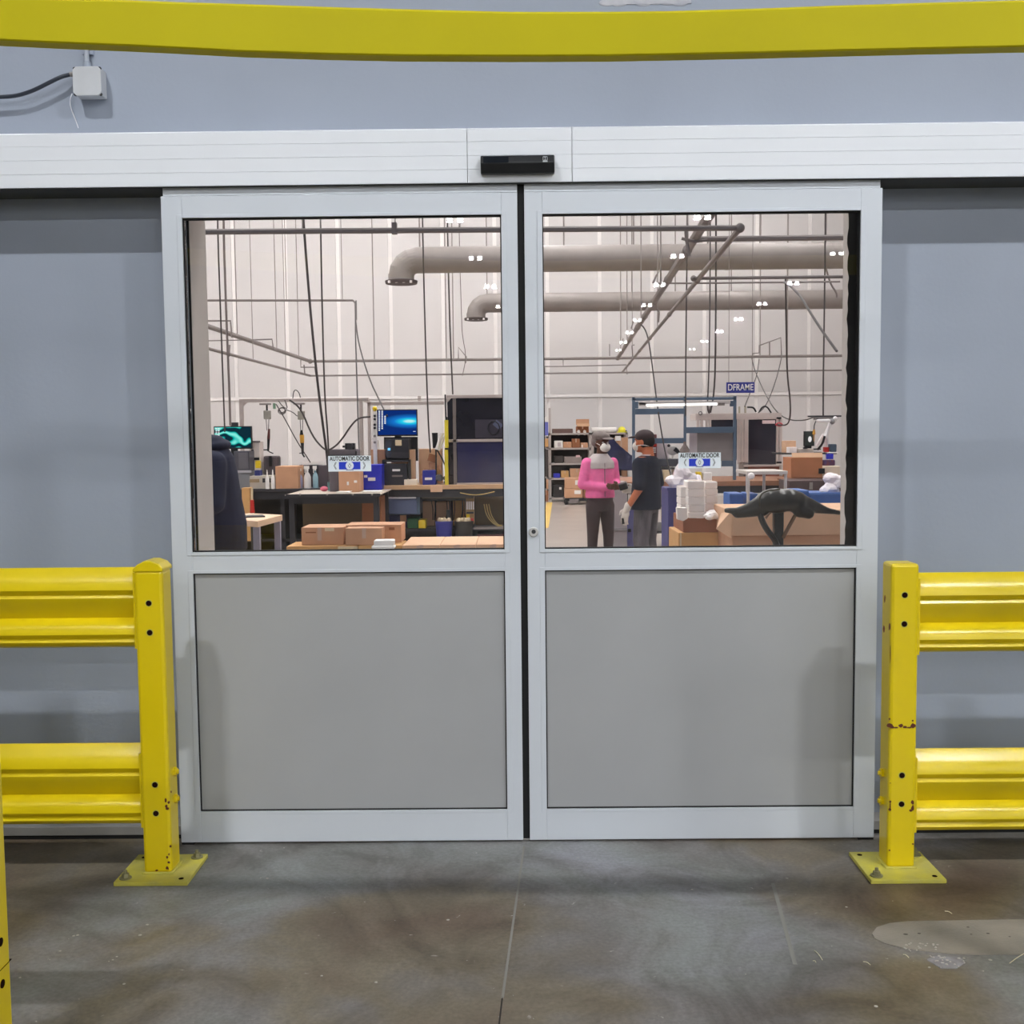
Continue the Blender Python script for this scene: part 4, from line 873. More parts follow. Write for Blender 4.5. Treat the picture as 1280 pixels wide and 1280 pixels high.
for k in range(3): hc.tube([tuple(P(605+k*3, 630, wd+.2)), tuple(P(608+k*3, 645, wd+.2)), tuple(P(618+k*2, 656, wd+.2)), tuple(P(628, 659-k, wd+.2))], 0.006, 5, 2)
hc.tube([tuple(P(575, 616, wd-.02)), tuple(P(590, 619, wd-.02)), tuple(P(604, 618, wd-.02)), tuple(P(618, 614.5, wd-.02))], 0.005, 5, 2)
hc.build('yellow_hose', M('straw_hose', (206, 176, 104), 0.4), None, 'straw-coloured thin hoses curling under the smoked cabinet', 'hose', smooth=True, kind='thing')
m = MB(); bx(m, 594, 616, 650, 660, wd+.55, 0.02, zb=0.42); m.build('olive_panel', M('olive_panel', (104, 84, 48), 0.4), wb, label='olive back panel')
m = MB(); bx(m, 592, 660, 650, 661, wd, 0.3); m.build('lower_rail', steel, wb)
MB().box(X(477, 0, wd), X(655, 0, wd), wd+0.7-CY, wd+0.73-CY, 0.02, 0.85).build('dark_backing', M('olive_underbench_shade', (64, 58, 46), 0.6), wb)  # added dark sheet, its colour standing in for shade below the top
solid('red_floor_box', 'low dark red crate on the floor under the bench', 'crate', 596, 668, 650, 690, wd+.1, 0.4, M('dark_red', (104, 40, 40), 0.5), zb=0)
# big blue-lit monitor on the machine stand
mb_, a, b2, s_ = monitor(471, 512, 522, 545, 13.25, wt, 'large monitor with a blue light-beam wallpaper and white icons', screen_blue())
MB().box(X(480, 0, 13.3), X(522, 0, 13.3), 13.3-CY, 13.3-CY+0.05, Zp(575, 13.3), b2.z-0.01).build('rear_panel', darkm, mb_)
m = MB(); rr = random.Random(5)
for k in range(3):
    for j in range(12):
        if k == 2 and (j < 3 or j > 7): continue
        if k == 1 and j > 10: continue
        q = P(474.2+k*3.6, 514+j*2.15, 13.24); m.box(q.x-0.0085, q.x+0.0085, q.y-0.008, q.y-0.003, q.z-0.0075, q.z+0.0065)
m.build('icons', _m['icon_white'], s_, kind='stuff')
q = P(518, 539.3, 13.24); MB().box(q.x-0.014, q.x+0.014, q.y-0.007, q.y-0.003, q.z-0.003, q.z+0.003).build('clock', _m['icon_white'], s_)
pcm = M('black_pc', (46, 46, 52), 0.35)
solid('computer_tower', 'black computer case with a blue light and a yellow note', 'computer', 482, 549, 511, 573, 12.98, 0.35, pcm, parts=[('note', 494, 550, 502, 557, cream), ('side_slab', 482, 551, 489, 571, M('gloss_side', (66, 68, 78), 0.25)), ('power_light', 484.5, 560, 488, 563, EM('blue_led', (0.2, 0.6, 1), 1.5))])
solid('computer_tower', 'lower black computer case with a white label on the bench', 'computer', 480, 580, 509, 606, 12.96, 0.35, pcm, zb=wt, parts=[('label', 490.5, 586.5, 500, 589, paper), ('drive_slot', 490, 594, 503, 596, M('slot_grey', (130, 120, 112), 0.5))])
st = th('machine_stand', 'thin dark stand holding the upper computer case', 'stand', P(496, 605, 12.95))
for x0, x1 in ((477.5, 479.5), (510.5, 512.5)): MB().box(X(x0, 0, 13.0), X(x1, 0, 13.0), 12.98-CY, 13.3-CY, wt, Zp(574, 13.0)).build('leg', darkm, st)
MB().box(X(477.5, 0, 13.0), X(512.5, 0, 13.0), 12.98-CY, 13.33-CY, Zp(576, 13.0), Zp(573.2, 13.0)).build('deck', darkm, st)
m = MB(); bx(m, 489, 576, 509, 579.5, 13.02, 0.2); m.build('wood_block', card, None, 'tan packing strip between the two computer cases', 'strip')
# control column left of the monitor
cc = th('valve_column', 'slim column of valves and a yellow knob beside the blue-lit monitor', 'valve panel', P(469, 560, 13.1))
MB().box(X(466.5, 0, 13.1), X(471, 0, 13.1), 13.1-CY, 13.15-CY, wt, Zp(505, 13.1)).build('plate', paper, cc)
for py, mt in ((511, yelplast), (520, black), (524, black), (531, black), (535, black), (545, steel), (553, steel)):
    q = P(468.6, py, 13.08); MB().cyl((q.x, q.y, q.z), (q.x, q.y-0.03, q.z), 0.016 if mt is not yelplast else 0.03, 0.014, 10).build('knob', mt, cc)
solid('royal_blue_bin', 'royal blue plastic bin with white labels under the monitor frame', 'bin', 453, 581, 477, 605, 12.7, 0.3, royal, zb=0.895, parts=[('label', 460, 597, 469, 601, paper), ('label', 455, 594, 459, 597, paper)])
carton(463, 562, 482, 581, 13.15, 0.1, 'crumpled brown paper bag behind the royal blue bin', card, zb=wt, tp=False)
solid('white_carton', 'white carton standing behind the royal blue bin', 'box', 464, 550, 473, 582, 13.1+0.2, 0.08, paper, zb=wt)
# heap right of the computers
carton(511, 562, 519, 604, 13.1, 0.12, 'tall folded cardboard leaning by the lower computer case', card2, zb=wt, tp=False)
carton(523, 561, 553, 600, 13.35, 0.12, 'flattened tan carton standing at the back of the wooden bench', card2, zb=wt, tp=False)
sc_ = th('scrap_pile', 'heap of torn cardboard scraps on the wooden bench', 'scraps', P(540, 600, 13.0)); rr = random.Random(11)
for k in range(9):
    q = P(531+rr.random()*20, 600-rr.random()*28, 13.1+rr.random()*.15); MB().box(q.x-0.05, q.x+0.05, q.y-0.004, q.y+0.004, q.z-0.045, q.z+0.045, rot=(rr.uniform(-.3, .3), rr.uniform(-1.2, 1.2), rr.uniform(-.4, .4))).build('scrap', rr.choice([card, card2, cardd, card3]), sc_)
solid('parts_bin', 'blue open-front parts bin on the wooden bench with a white label', 'bin', 528, 588, 545, 603, 12.98, 0.2, M('deep_blue_bin', (44, 52, 152), 0.45), zb=wt, parts=[('label', 531, 597, 540, 600, paper)])
solid('cream_block', 'cream block at the front edge of the wooden bench', 'block', 505, 599.5, 521, 606, 12.93, 0.15, M('cream_block', (232, 220, 200), 0.7), zb=wt)
m = MB()
for k in range(10): q = P(546+rr.random()*11, 603-rr.random()*8, 13.0); m.ell((q.x, q.y, max(q.z, wt+0.02)), (0.025, 0.03, 0.02), seg=8)
m.build('grey_rags', M('grey_rag', (92, 94, 100), 0.9), None, 'heap of grey rags right of the blue parts bin', 'rags', voxel=0.008, kind='thing')
sw = th('soldering_stand', 'white angled tool holder with a black handle leaning on the bench', 'tool holder', P(546, 570, 13.0))
MB().cyl(P(546, 562, 13.0), P(553, 541, 13.0), 0.022, 0.02, 10).build('white_tube', paper, sw); MB().cyl(P(549, 563, 13.0), P(556, 545, 13.05), 0.012, 0.012, 8).build('white_tube', paper, sw)
MB().cyl(P(544, 560, 13.05), P(543.5, 541, 13.05), 0.028, 0.035, 10).build('black_handle', black, sw); MB().tube([P(546, 562, 13), P(552, 572, 13), P(557, 583, 13)], 0.008, 6).build('arm', black, sw)
MB().cyl(P(545, 604, 13.05), P(545, 560, 13.05), 0.01, 0.01, 8).build('post', darkm, sw)
yc = th('light_curtain', 'yellow upright safety light curtain on the edge of the smoked cabinet', 'safety light', P(558, 606, 12.7))
for y0, y1 in ((525, 560), (562, 605)): m = MB(); bx(m, 555.5, y0, 560.5, y1, 12.92, 0.06, zb=(wt if y1 == 605 else None)); m.build('housing', M('safety_yellow', (226, 208, 60), 0.4), yc, bevel=0.004)
m = MB(); bx(m, 556, 560, 560, 562.2, 12.92, 0.06); m.build('joiner', black, yc); m = MB(); bx(m, 556.5, 521, 559, 525, 12.92, 0.05); m.build('gland', black, yc)
MB().tube([P(557.3, 523, 12.94), P(556.5, 493, 12.94)], 0.01, 6).build('cable', black, yc)
# smoked glass cabinet
sd = 12.97; cb = th('smoked_cabinet', 'tall aluminium cabinet with smoked dark glass on the wooden bench', 'cabinet', (X(600, 0, sd), sd-CY+0.3, wt))
xa, xb, zz = X(559, 0, sd), X(650, 0, sd), Zp(493, sd); y = sd-CY
for (u0, u1, v0, v1) in ((xa, xb, Zp(497, sd), zz), (xa, xb, Zp(552, sd), Zp(548.5, sd)), (xa+0.1, xb, wt, Zp(603, sd))): MB().box(u0, u1, y, y+0.04, v0, v1).build('frame_bar', ext, cb, bevel=0.003)
MB().box(xa, xa+0.022, y+0.5, y+0.54, wt, zz).build('frame_bar', ext, cb)
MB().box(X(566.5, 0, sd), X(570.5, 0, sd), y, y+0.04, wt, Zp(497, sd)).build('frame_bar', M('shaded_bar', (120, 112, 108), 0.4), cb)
MB().box(xa+0.006, xb, y+0.03, y+0.5, wt, Zp(497, sd)).build('smoked_pane', M('smoked_dark', (30, 29, 38), 0.18, var=0.3, scale=4), cb)
MB().box(X(571, 0, sd), xb, y+0.018, y+0.03, wt+0.02, Zp(552, sd)).build('smoked_pane', M('smoked_blue', (34, 36, 82), 0.2, rgb2=(58, 58, 84), scale=3), cb)
MB().prism([(xa, Zp(497, sd)), (xa+0.055, Zp(497, sd)), (xa, Zp(503, sd))], 'y', y-0.004, y+0.02).build('gusset', ext, cb)
hp = MB(); q = P(617, 535, sd-0.01)
hp.tube([(q.x+0.07*math.cos(a/10*2*math.pi), y+0.012, q.z+0.08*math.sin(a/10*2*math.pi)) for a in range(11)], 0.006, 5); hp.build('inner_coil', black, cb)
MB().box(q.x+0.0, q.x+0.1, y+0.016, y+0.024, q.z+0.0, q.z+0.075, rot=(0, 0.7, 0)).build('reflected_sheet', M('dull_blue_sheet', (92, 98, 124), 0.5), cb)
MB().box(X(594, 0, sd), xb, y+0.022, y+0.029, Zp(547, sd), Zp(524, sd)).build('inner_panel', M('dull_violet', (58, 54, 66), 0.4), cb)

# ------------------------------------------------------------------ small wood-topped cart by the navy jacket
cd_ = 8.6
q0, q1, q2, q3 = PZ(305, 650, .86), PZ(322, 651.5, .86), PZ(353, 643.5, .86), PZ(330, 643, .86)
ct = th('wooden_cart', 'small wood-topped trolley with a chunky pale edge at far left', 'trolley', ((q0.x+q2.x)/2, (q0.y+q2.y)/2, 0))
pl = [(q0.x, q0.y), (q1.x, q1.y), (q2.x, q2.y), (q2.x-0.35, q2.y+0.25), (q0.x-0.35, q0.y+0.1)]
MB().prism(pl, 'z', 0.81, 0.86).build('top', M('pale_wood', (226, 194, 164), 0.6, var=0.08, scale=4), ct, bevel=0.003)
for (x, y) in ((q1.x-0.02, q1.y+0.05), (q2.x-0.05, q2.y+0.03), (q0.x-0.3, q0.y+0.15)): MB().box(x-0.025, x+0.025, y-0.025, y+0.025, 0, 0.81).build('leg', M('mauve_leg', (150, 148, 164), 0.5), ct)
MB().prism([(u*0.9+pl[0][0]*.1, v*0.9+(pl[0][1]+.1)*.1) for u, v in pl], 'z', 0.4, 0.42).build('shelf', darkm, ct)
qq = PZ(318, 647, .86); MB().box(qq.x-0.16, qq.x+0.06, qq.y-0.02, qq.y+0.16, 0.861, 0.872, rot=(0, 0, 0.35)).build('clipboard', darkm, None, 'dark clipboard lying on the small wooden trolley', 'clipboard', bevel=0.002)
rp = th('hand_brush', 'red-headed brush standing behind the small wooden trolley', 'brush', P(315, 640, 12.2)); MB().cyl(P(315, 610, 12.2), P(315, 625, 12.2), 0.012, 0.012, 8).build('handle', cream, rp); MB().cyl(P(315, 625, 12.2), P(315.5, 641, 12.2), 0.02, 0.028, 10).build('head', redp, rp)
MB().cyl(P(315, 640, 12.2), (P(315, 640, 12.2).x, 12.2-CY, 0), 0.02, 0.02, 8).build('post', darkm, rp)
carton(302, 610, 312, 622, 12.9, 0.2, 'small yellow-brown carton under the black bench at far left', card3, tp=False, zb=0.3)

# ------------------------------------------------------------------ foreground cartons at left, on a packing table
tz = 0.60
ptb = table('packing_table', 'low packing table just behind the left leaf, under the carton rows', X(352, 0, 7.2), X(660, 0, 7.2), 6.98, 7.66, tz, 0.03, woodt, darkm, 0.05)
ct_ = 0.83
def pcarton(x0, x1, d, dep, zb, zt_, label, mat=card, lab=None, tp=True, gr=None):
    a = P(x0, 680, d).x; b_ = P(x1, 680, d).x; y = d-CY; r = th('cardboard_box', label, 'box', ((a+b_)/2, y+dep/2, zb), gr)
    MB().box(a, b_, y, y+dep, zb, zt_).build('body', mat, r, bevel=0.003); W = b_-a; H = zt_-zb
    if tp:
        MB().box(a+W*.45, a+W*.56, y-0.001, y+0.002, zt_-H*.6, zt_).build('tape', tape, r)
    for (u0, v0, u1, v1, mt) in (lab or []): MB().box(a+W*u0, a+W*u1, y-0.002, y+0.001, zt_-H*v1, zt_-H*v0).build('label', mt, r)
    return r
pcarton(358, 421.5, 7.05, 0.3, tz+.003, ct_, 'flat orange-brown carton, front left of the packing table bottom layer', card3, tp=False)
pcarton(422, 447.5, 7.05, 0.3, tz+.003, ct_, 'bottom-layer carton with a big cream address label', card3, [(.02, .02, .98, .5, cream)], tp=False)
pcarton(448, 502, 7.05, 0.32, tz+.003, ct_, 'bottom-layer carton in front of which white papers lie', card3, tp=False)
for i, (x0, x1) in enumerate(((503, 549.5), (550, 594.5), (595, 640))):
    pcarton(x0, x1, 7.05, 0.56, tz+.003, ct_, ('first', 'middle', 'last')[i]+' long flat carton in the row right of the white papers', card2, [(.3 if i else .12, .55, .62, .95, cream), (.38, .02, .55, .7, tape)], tp=True)
z_a = Zp(657, 7.1)
pcarton(377, 429.5, 7.1, 0.27, ct_+.002, z_a, 'small carton with a silvery tape strip, left on the upper layer', card, [(.38, .02, .48, .75, tape), (.56, .04, .78, .22, cream), (.1, .25, .35, .32, cardd)], tp=False)
pcarton(432, 478, 7.06, 0.14, ct_+.002, Zp(658.5, 7.06), 'small carton in front of the upper layer, left of the papers', card)
pcarton(432, 502, 7.22, 0.25, ct_+.002, Zp(654.5, 7.22), 'widest carton at the back of the upper layer', card, [(.78, .15, .88, .3, cardd)], tp=False)
# white papers on the bottom layer edge
m = MB(); rr = random.Random(2)
pp = th('paper_bundle', 'bundle of folded white papers in front of the cartons', 'paper', P(478, 688, 6.98))
for k, (x0, y0, x1, y1) in enumerate(((467, 675.5, 492, 683), (464, 682.5, 493, 686), (467, 686, 491, 690), (466, 690, 492, 694))):
    m = MB(); bx(m, x0, y0, x1, y1, 6.9-0.01*k, 0.1); m.build('sheet', paper, pp, bevel=0.008)
a, b_ = P(466, 694, 6.9), P(492, 694, 6.9); MB().box(a.x, b_.x, a.y, a.y+0.1, 0, a.z).build('pedestal', darkm, pp)

# ------------------------------------------------------------------ foreground right: large cartons, trays
pal = M('pallet_wood', (176, 146, 110), 0.8, var=0.12, scale=6, stretch=(1, 8, 1))
def pallet(xa, xb, y0, y1, label):
    r = th('pallet', label, 'pallet', ((xa+xb)/2, (y0+y1)/2, 0)); n = 6
    for k in range(3): y = y0+(y1-y0-0.08)*k/2; MB().box(xa, xb, y, y+0.08, 0, 0.09).build('bearer', pal, r)
    for k in range(n): x = xa+(xb-xa-0.09)*k/(n-1); MB().box(x, x+0.09, y0, y1, 0.09, 0.11).build('slat', pal, r)
rd = 6.5; xa, xb = X(915, 0, rd), X(1100, 0, rd)
pallet(xa-0.05, xb, rd-CY-0.03, rd-CY+0.62, 'wooden pallet under the largest cartons at right')
zl = Zp(673, rd)
bb = th('cardboard_box', 'largest tan carton, lower one, behind the right leaf', 'box', ((xa+xb)/2, rd-CY+.3, .11)); MB().box(xa+0.01, xb, rd-CY+0.02, rd-CY+0.6, 0.11, zl).build('body', card, bb, bevel=0.004)
bt_ = th('cardboard_box', 'wide shallow carton lid with a folded side flap under the black padded stand', 'box', ((xa+xb)/2, rd-CY+.3, zl)); z1 = Zp(641, rd)
MB().box(xa, xb, rd-CY, rd-CY+0.6, zl+0.002, z1).build('body', card2, bt_, bevel=0.006)
f0, f1, f2, f3 = P(917, 637, rd), P(917, 672, rd), P(895, 662, rd+.02), P(900, 634, rd+.5)
m = MB(); vs = [m.bm.verts.new(v) for v in (Vector((xa, rd-CY+0.005, z1)), P(914, 673, rd), P(895, 661, rd+.05), P(903, 635.5, rd+.45))]; vs2 = [m.bm.verts.new(v.co+Vector((0.005, 0.004, 0.004))) for v in vs]
m.bm.faces.new(vs); m.bm.faces.new(vs2[::-1])
for k in range(4): m.bm.faces.new((vs[k], vs2[k], vs2[(k+1) % 4], vs[(k+1) % 4]))
m.build('flap', card2, bt_)
ld = 7.0; xa, xb = X(848, 0, ld), X(905, 0, ld)
pallet(xa-0.02, xb+0.02, ld-CY-0.02, ld-CY+0.5, 'wooden pallet under the cartons of white trays')
zt1, zt2 = Zp(668, ld), Zp(649, ld)
b1 = th('cardboard_box', 'lower orange-brown carton beneath the white foam trays', 'box', ((xa+xb)/2, ld-CY+.25, .11)); MB().box(xa, xb, ld-CY, ld-CY+.45, .11, zt1).build('body', card3, b1, bevel=0.004)
MB().box(xa+0.01, xa+0.02, ld-CY-0.002, ld-CY+0.001, zt1-0.35, zt1).build('edge_tape', cream, b1)
b3 = th('cardboard_box', 'upper reddish-brown carton holding the white foam trays', 'box', ((xa+xb)/2, ld-CY+.25, zt1)); MB().box(xa+0.03, xb, ld-CY, ld-CY+.45, zt1+.002, zt2).build('body', M('red_cardboard', (156, 100, 72), 0.85), b3, bevel=0.004)
def foams(cols):
    for (x0, x1, ys, d, nm) in cols:
        for i in range(len(ys)-1):
            y0, y1 = ys[i], ys[i+1]
            a, b_ = P(x0, y0, d), P(x1, y1, d)
            g_ = 'foam trays stacked at right'
            m = MB(); W = b_.x-a.x; z0 = b_.z; z1_ = a.z-0.002
            m.box(a.x, b_.x, d-CY, d-CY+0.2, z0, z1_, rot=(0, 0, random.uniform(-.02, .02)))
            t_ = th('foam_tray', '%s white foam tray from the top of the %s stack' % (('first', 'second', 'third', 'fourth', 'fifth', 'sixth')[i], nm), 'tray', ((a.x+b_.x)/2, d-CY+.1, z0), g_)
            m.build('tray', foam, t_, bevel=0.006)
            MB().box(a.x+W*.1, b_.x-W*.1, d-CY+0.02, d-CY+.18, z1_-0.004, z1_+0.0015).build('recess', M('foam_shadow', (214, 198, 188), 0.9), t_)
foams([(860, 881, (601, 611, 621, 631, 640, 649), 7.0, 'tall central'), (882, 897, (602, 611, 619, 629, 639, 649), 7.15, 'right-hand'), (851, 860, (608, 622, 631, 640, 649), 7.1, 'narrow left')])
m = MB(); vs = []
tl = [P(845, 634, 6.95), P(859, 635, 6.93), P(860, 648, 6.93), P(855, 652, 6.9), P(846, 649, 6.95)]
m.prism([(v.x, v.z) for v in tl], 'y', 6.93-CY, 6.97-CY); m.build('foam_sheet', foam, None, 'torn white foam sheet leaning over the carton edge', 'foam sheet', bevel=0.004)
q = P(889, 645, 6.97); crumple('crumpled_wrapping', 'crumpled white wrapping at the right corner of the tray stacks', 'wrapping', q, (.05, .05, .035), foam, 4)
# blue tote with plastic bags
td = 8.6; tt = solid('blue_tote', 'tall navy tote behind the foam trays, topped with white bags', 'tote', 835, 611, 872, 661, td, 0.4, M('navy_tote', (58, 60, 124), 0.5), zb=0, parts=[('rim', 834, 610, 873, 613, navy)])
for (px, py, rx, rz_, lb) in ((845, 603, .085, .08, 'left crumpled white bag on the navy tote'), (857, 600, .09, .11, 'tallest crumpled white bag in the middle of the navy tote'), (868, 603, .07, .07, 'right crumpled white bag on the navy tote')):
    q = P(px, py, td+.2); crumple('plastic_bag', lb, 'bag', (q.x, q.y, q.z-.01), (rx, .1, rz_), bag, int(px), 'white bags on the navy tote')
for (x0, y0, x1, y1, lb) in ((827, 612, 836, 631, 'upper beige board beside the navy tote'), (826.5, 634, 838, 652, 'lower beige board beside the navy tote')):
    a, b_ = P(x0, y0, 9.3), P(x1, y1, 9.3); r = th('beige_board', lb, 'board', ((a.x+b_.x)/2, 9.3-CY, 0)); MB().box(a.x, b_.x, 9.3-CY, 9.32-CY, b_.z, a.z).build('board', M('beige_board', (178, 164, 148), 0.7), r); MB().box((a.x+b_.x)/2-.01, (a.x+b_.x)/2+.01, 9.32-CY, 9.34-CY, 0, a.z-.02).build('post', darkm, r)
# black padded stand over the carton
sdx = 5.9
bs = th('padded_stand', 'black leather padded stand with spread wings in front of the large carton', 'stand', (X(974, 0, sdx), sdx-CY, 0))
m = MB()
def E_(px, py, rx, ry, rz, rot=0, dd=0): q = P(px, py, sdx+dd); m.ell(q, (rx, ry, rz), rot=(0, rot, 0), seg=14)
E_(970, 626, .11, .09, .068); E_(960, 627, .07, .08, .06); E_(985, 625, .08, .085, .062); E_(996, 628, .06, .07, .06, .3)
m.cap(P(952, 634, sdx), P(922, 641, sdx), .050, .03); m.cap(P(925, 638.5, sdx), P(908, 638, sdx), .02, .016); m.cap(P(950, 626, sdx), P(930, 637, sdx), .03, .022)
m.cap(P(1000, 628, sdx), P(1030, 637, sdx), .05, .022); m.cap(P(1020, 636, sdx), P(1050, 641, sdx), .025, .012); m.cap(P(1000, 638, sdx-.03), P(1011, 642, sdx-.03), .04, .03)
m.build('seat', leather, bs, voxel=0.009, sm=3)
m = MB(); bx(m, 968, 636, 980, 660, sdx, .05); a = P(974, 655, sdx); m.box(a.x-.025, a.x+.025, sdx-CY, sdx-CY+.05, 0.03, a.z); m.build('post', leather, bs, bevel=.006)
MB().tube([P(950, 632, sdx-.02), P(950, 645, sdx-.02), P(958, 662, sdx-.01), P(970, 676, sdx), P(972, 688, sdx)], .016, 8, 2).build('left_strut', leather, bs, smooth=True)
MB().tube([P(994, 644, sdx-.02), P(983, 664, sdx-.01), P(979, 672, sdx)], .010, 8, 1).build('right_strut', M('bronze_strut', (112, 84, 62), 0.35), bs, smooth=True)
MB().tube([P(957, 648, sdx-.03), P(962, 641, sdx-.03), P(971, 636, sdx-.03)], .006, 8, 1).build('handle', M('bronze_strut', (112, 84, 62), .35), bs)
MB().cyl((a.x, sdx-CY+.025, 0), (a.x, sdx-CY+.025, .03), .22, .2, 24).build('foot', black, bs)
MB().tube([P(949.5, 634, sdx-.07), P(949, 622, sdx-.08), P(955, 614, sdx-.07), P(975, 611.5, sdx-.05)], .004, 6, 2).build('piping', M('glossy_piping', (60, 54, 38), .12), bs)
# white-framed table with clear case behind it
fd = 9.6; xa, xb = X(934, 0, fd), X(985, 0, fd); zf = Zp(592, fd)
ft = th('tubular_table', 'white tubular table frame behind the black padded stand', 'table', ((xa+xb)/2, fd-CY+.2, 0))
MB().box(xa, xb, fd-CY, fd-CY+.5, zf-.03, zf).build('top', M('pale_tube', (206, 198, 190), .4), ft, bevel=.004)
for x in (xa+.015, xa+.1, xb-.1, xb-.015):
    MB().cyl((x, fd-CY+(.02 if x in (xa+.015, xb-.015) else .48), 0), (x, fd-CY+(.02 if x in (xa+.015, xb-.015) else .48), zf-.03), .014, .014, 8).build('leg', M('pale_tube', (206, 198, 190), .4), ft)
q = P(939, 595, fd-.05); MB().ell(q, (.03, .03, .03), seg=10).build('corner_cap', trimw, ft)
for (x0, x1, y0, y1, lb) in ((912, 929, 617, 640, 'first blue crate left of the white table legs'), (934, 947, 617, 640, 'second blue crate seen between the white table legs')):
    solid('blue_crate', lb, 'crate', x0, y0, x1, y1, 9.9, .3, blueb, zb=0, parts=[('rim', x0, y0, x1, y0+2, M('crate_rim', (90, 130, 200), .4))])
for (x0, x1, y0, lb) in ((996, 1011, 613, 'blue crate in the middle of the right-hand crate row'), (1012, 1060, 616, 'longest blue crate beside the right jamb')):
    solid('blue_crate', lb, 'crate', x0, y0, x1, 640, 9.3, .35, blueb, zb=0, parts=[('rim', x0, y0, x1, y0+2, M('crate_rim', (90, 130, 200), .4))])
solid('dark_cabinet', 'dark low cabinet under the large open carton', 'cabinet', 987, 601, 1050, 640, 12.0, .5, M('plum_cabinet', (78, 60, 60), .6), zb=0, parts=[('shelf_line', 1012, 603, 1016, 612, steel)])

# ------------------------------------------------------------------ right bench, rack, machine
kd = 13.6; kt = Zp(604, kd)
table('workbench', 'brown-edged workbench under the blue rack and glass machine', X(776, 0, kd), X(1075, 0, kd), kd, kd+1.5, kt, .06, M('brown_bench', (150, 104, 78), .6), darkm, .06, shelf=.3)
solid('grey_cabinet', 'grey low cabinet standing between the two people', 'cabinet', 763, 603, 784, 662, 12.9, .4, M('cabinet_grey', (156, 148, 150), .5), zb=0, parts=[('plinth', 763, 660, 784, 663, grey)])
solid('blue_grey_box', 'dim blue storage box behind the legs of the man', 'box', 783, 636, 797, 664, 13.1, .35, M('dim_blue_box', (92, 90, 140), .5), zb=0.05, parts=[('foot', 785, 661, 789, 665, black)])
rd2 = 13.9; yk = rd2-CY
rk2 = th('steel_rack', 'slate blue steel rack frame standing on the right workbench', 'rack', (X(855, 0, rd2), yk, kt))
def rb(x0, y0, x1, y1, nm, mat=slate, dd=0, dep=.05):
    m = MB(); bx(m, x0, y0, x1, y1, rd2+dd, dep); return m.build(nm, mat, rk2, bevel=.003)
for x0, x1 in ((790.5, 794), (855, 858), (917, 920.5)):
    MB().box(X(x0, 0, rd2), X(x1, 0, rd2), yk, yk+.05, kt, Zp(498, rd2)).build('upright', slate, rk2, bevel=.003)
rb(790, 497.5, 920, 499.5, 'top_rail'); rb(794, 511, 855, 517.5, 'beam'); rb(794, 548, 855, 554, 'beam'); rb(858, 534, 917, 541, 'beam')
rb(794, 502, 798, 510.5, 'bracket'); rb(913, 501, 917, 508, 'bracket')
sl = th('strip_light', 'bright tube light under the top rail of the blue rack', 'strip light', P(852, 508, rd2-.05))
m = MB(); bx(m, 799, 502.3, 913, 504.5, rd2-.06, .04); m.build('housing', M('light_housing', (190, 186, 184), .5), sl)
MB().cyl(P(808, 506, rd2-.04), P(896, 504.2, rd2-.04), .022, .022, 12).build('tube', EM('tube_glow', (1, .98, .96), 2.5), sl)
for x0 in (799, 898): m = MB(); bx(m, x0, 503.5, x0+8, 507, rd2-.06, .04); m.build('socket', steel, sl)
solid('grey_screen', 'large grey flat panel hanging in the blue rack', 'panel', 872, 541, 916, 576, rd2+.1, .04, M('flat_grey', (140, 134, 134), .5), parts=[('lower_strip', 902, 576, 916, 583, slate)])
solid('display_board', 'narrow white board left of the grey flat panel', 'panel', 862, 541, 871, 567, rd2+.12, .03, M('pale_lilac', (206, 196, 202), .6))
solid('red_drawer_stack', 'red and white drawer stack behind the cap of the man', 'drawers', 812, 543, 821, 567, rd2+.2, .2, M('maroon_case', (112, 58, 60), .5), zb=kt, parts=[('drawer', 812, 555.5, 821, 558, redp), ('front', 812, 559.5, 820, 560.7, paper), ('front', 812, 562, 820, 563.2, paper), ('front', 812, 564.6, 820, 565.8, paper)])
solid('white_screen_back', 'pale board behind the shoulder of the man', 'board', 821, 554, 836, 572, rd2+.25, .03, M('pale_board', (212, 202, 206), .6), zb=kt)
fan = th('desk_fan', 'white bench lamp with a dark round head on the right bench', 'lamp', P(842, 575, rd2+.15)); MB().ell(P(841, 563, rd2+.15), (.08, .04, .06), seg=12).build('shade', paper, fan, smooth=True); MB().cyl(P(841, 565, rd2+.15), (P(841, 565, rd2+.15).x, rd2+.15-CY, kt), .015, .02, 8).build('stem', paper, fan); MB().ell(P(836, 557, rd2+.12), (.02, .03, .02), seg=10).build('knuckle', darkm, fan); MB().cyl(P(843, 561, rd2+.12), P(849, 566, rd2+.12), .03, .02, 10).build('end_cap', darkm, fan)
solid('dark_case', 'long dark case on the right bench behind the man', 'case', 824, 574, 858, 585, rd2+.02, .2, M('dark_slate_case', (58, 62, 74), .5), zb=Zp(585, rd2))
solid('shelf_board', 'dark shelf board carrying the long dark case', 'shelf', 822, 585, 860, 586.5, rd2-.02, .3, darkm)
for i, (x0, x1, y0, mt, lb) in enumerate(((824, 829, 586, M('sage_box', (190, 184, 150), .7), 'sage green small box'), (830, 838, 582, cream, 'cream small box'), (843, 848, 585, M('pink_box', (214, 180, 180), .7), 'pale pink small box'), (871, 877, 584, yelplast, 'small yellow box'), (879, 890, 585, paper, 'white box with grey stripes'))):
    solid('small_box', lb+' standing on the right workbench', 'box', x0, y0+6, x1, 604, kd+.08, .12, mt, zb=kt)
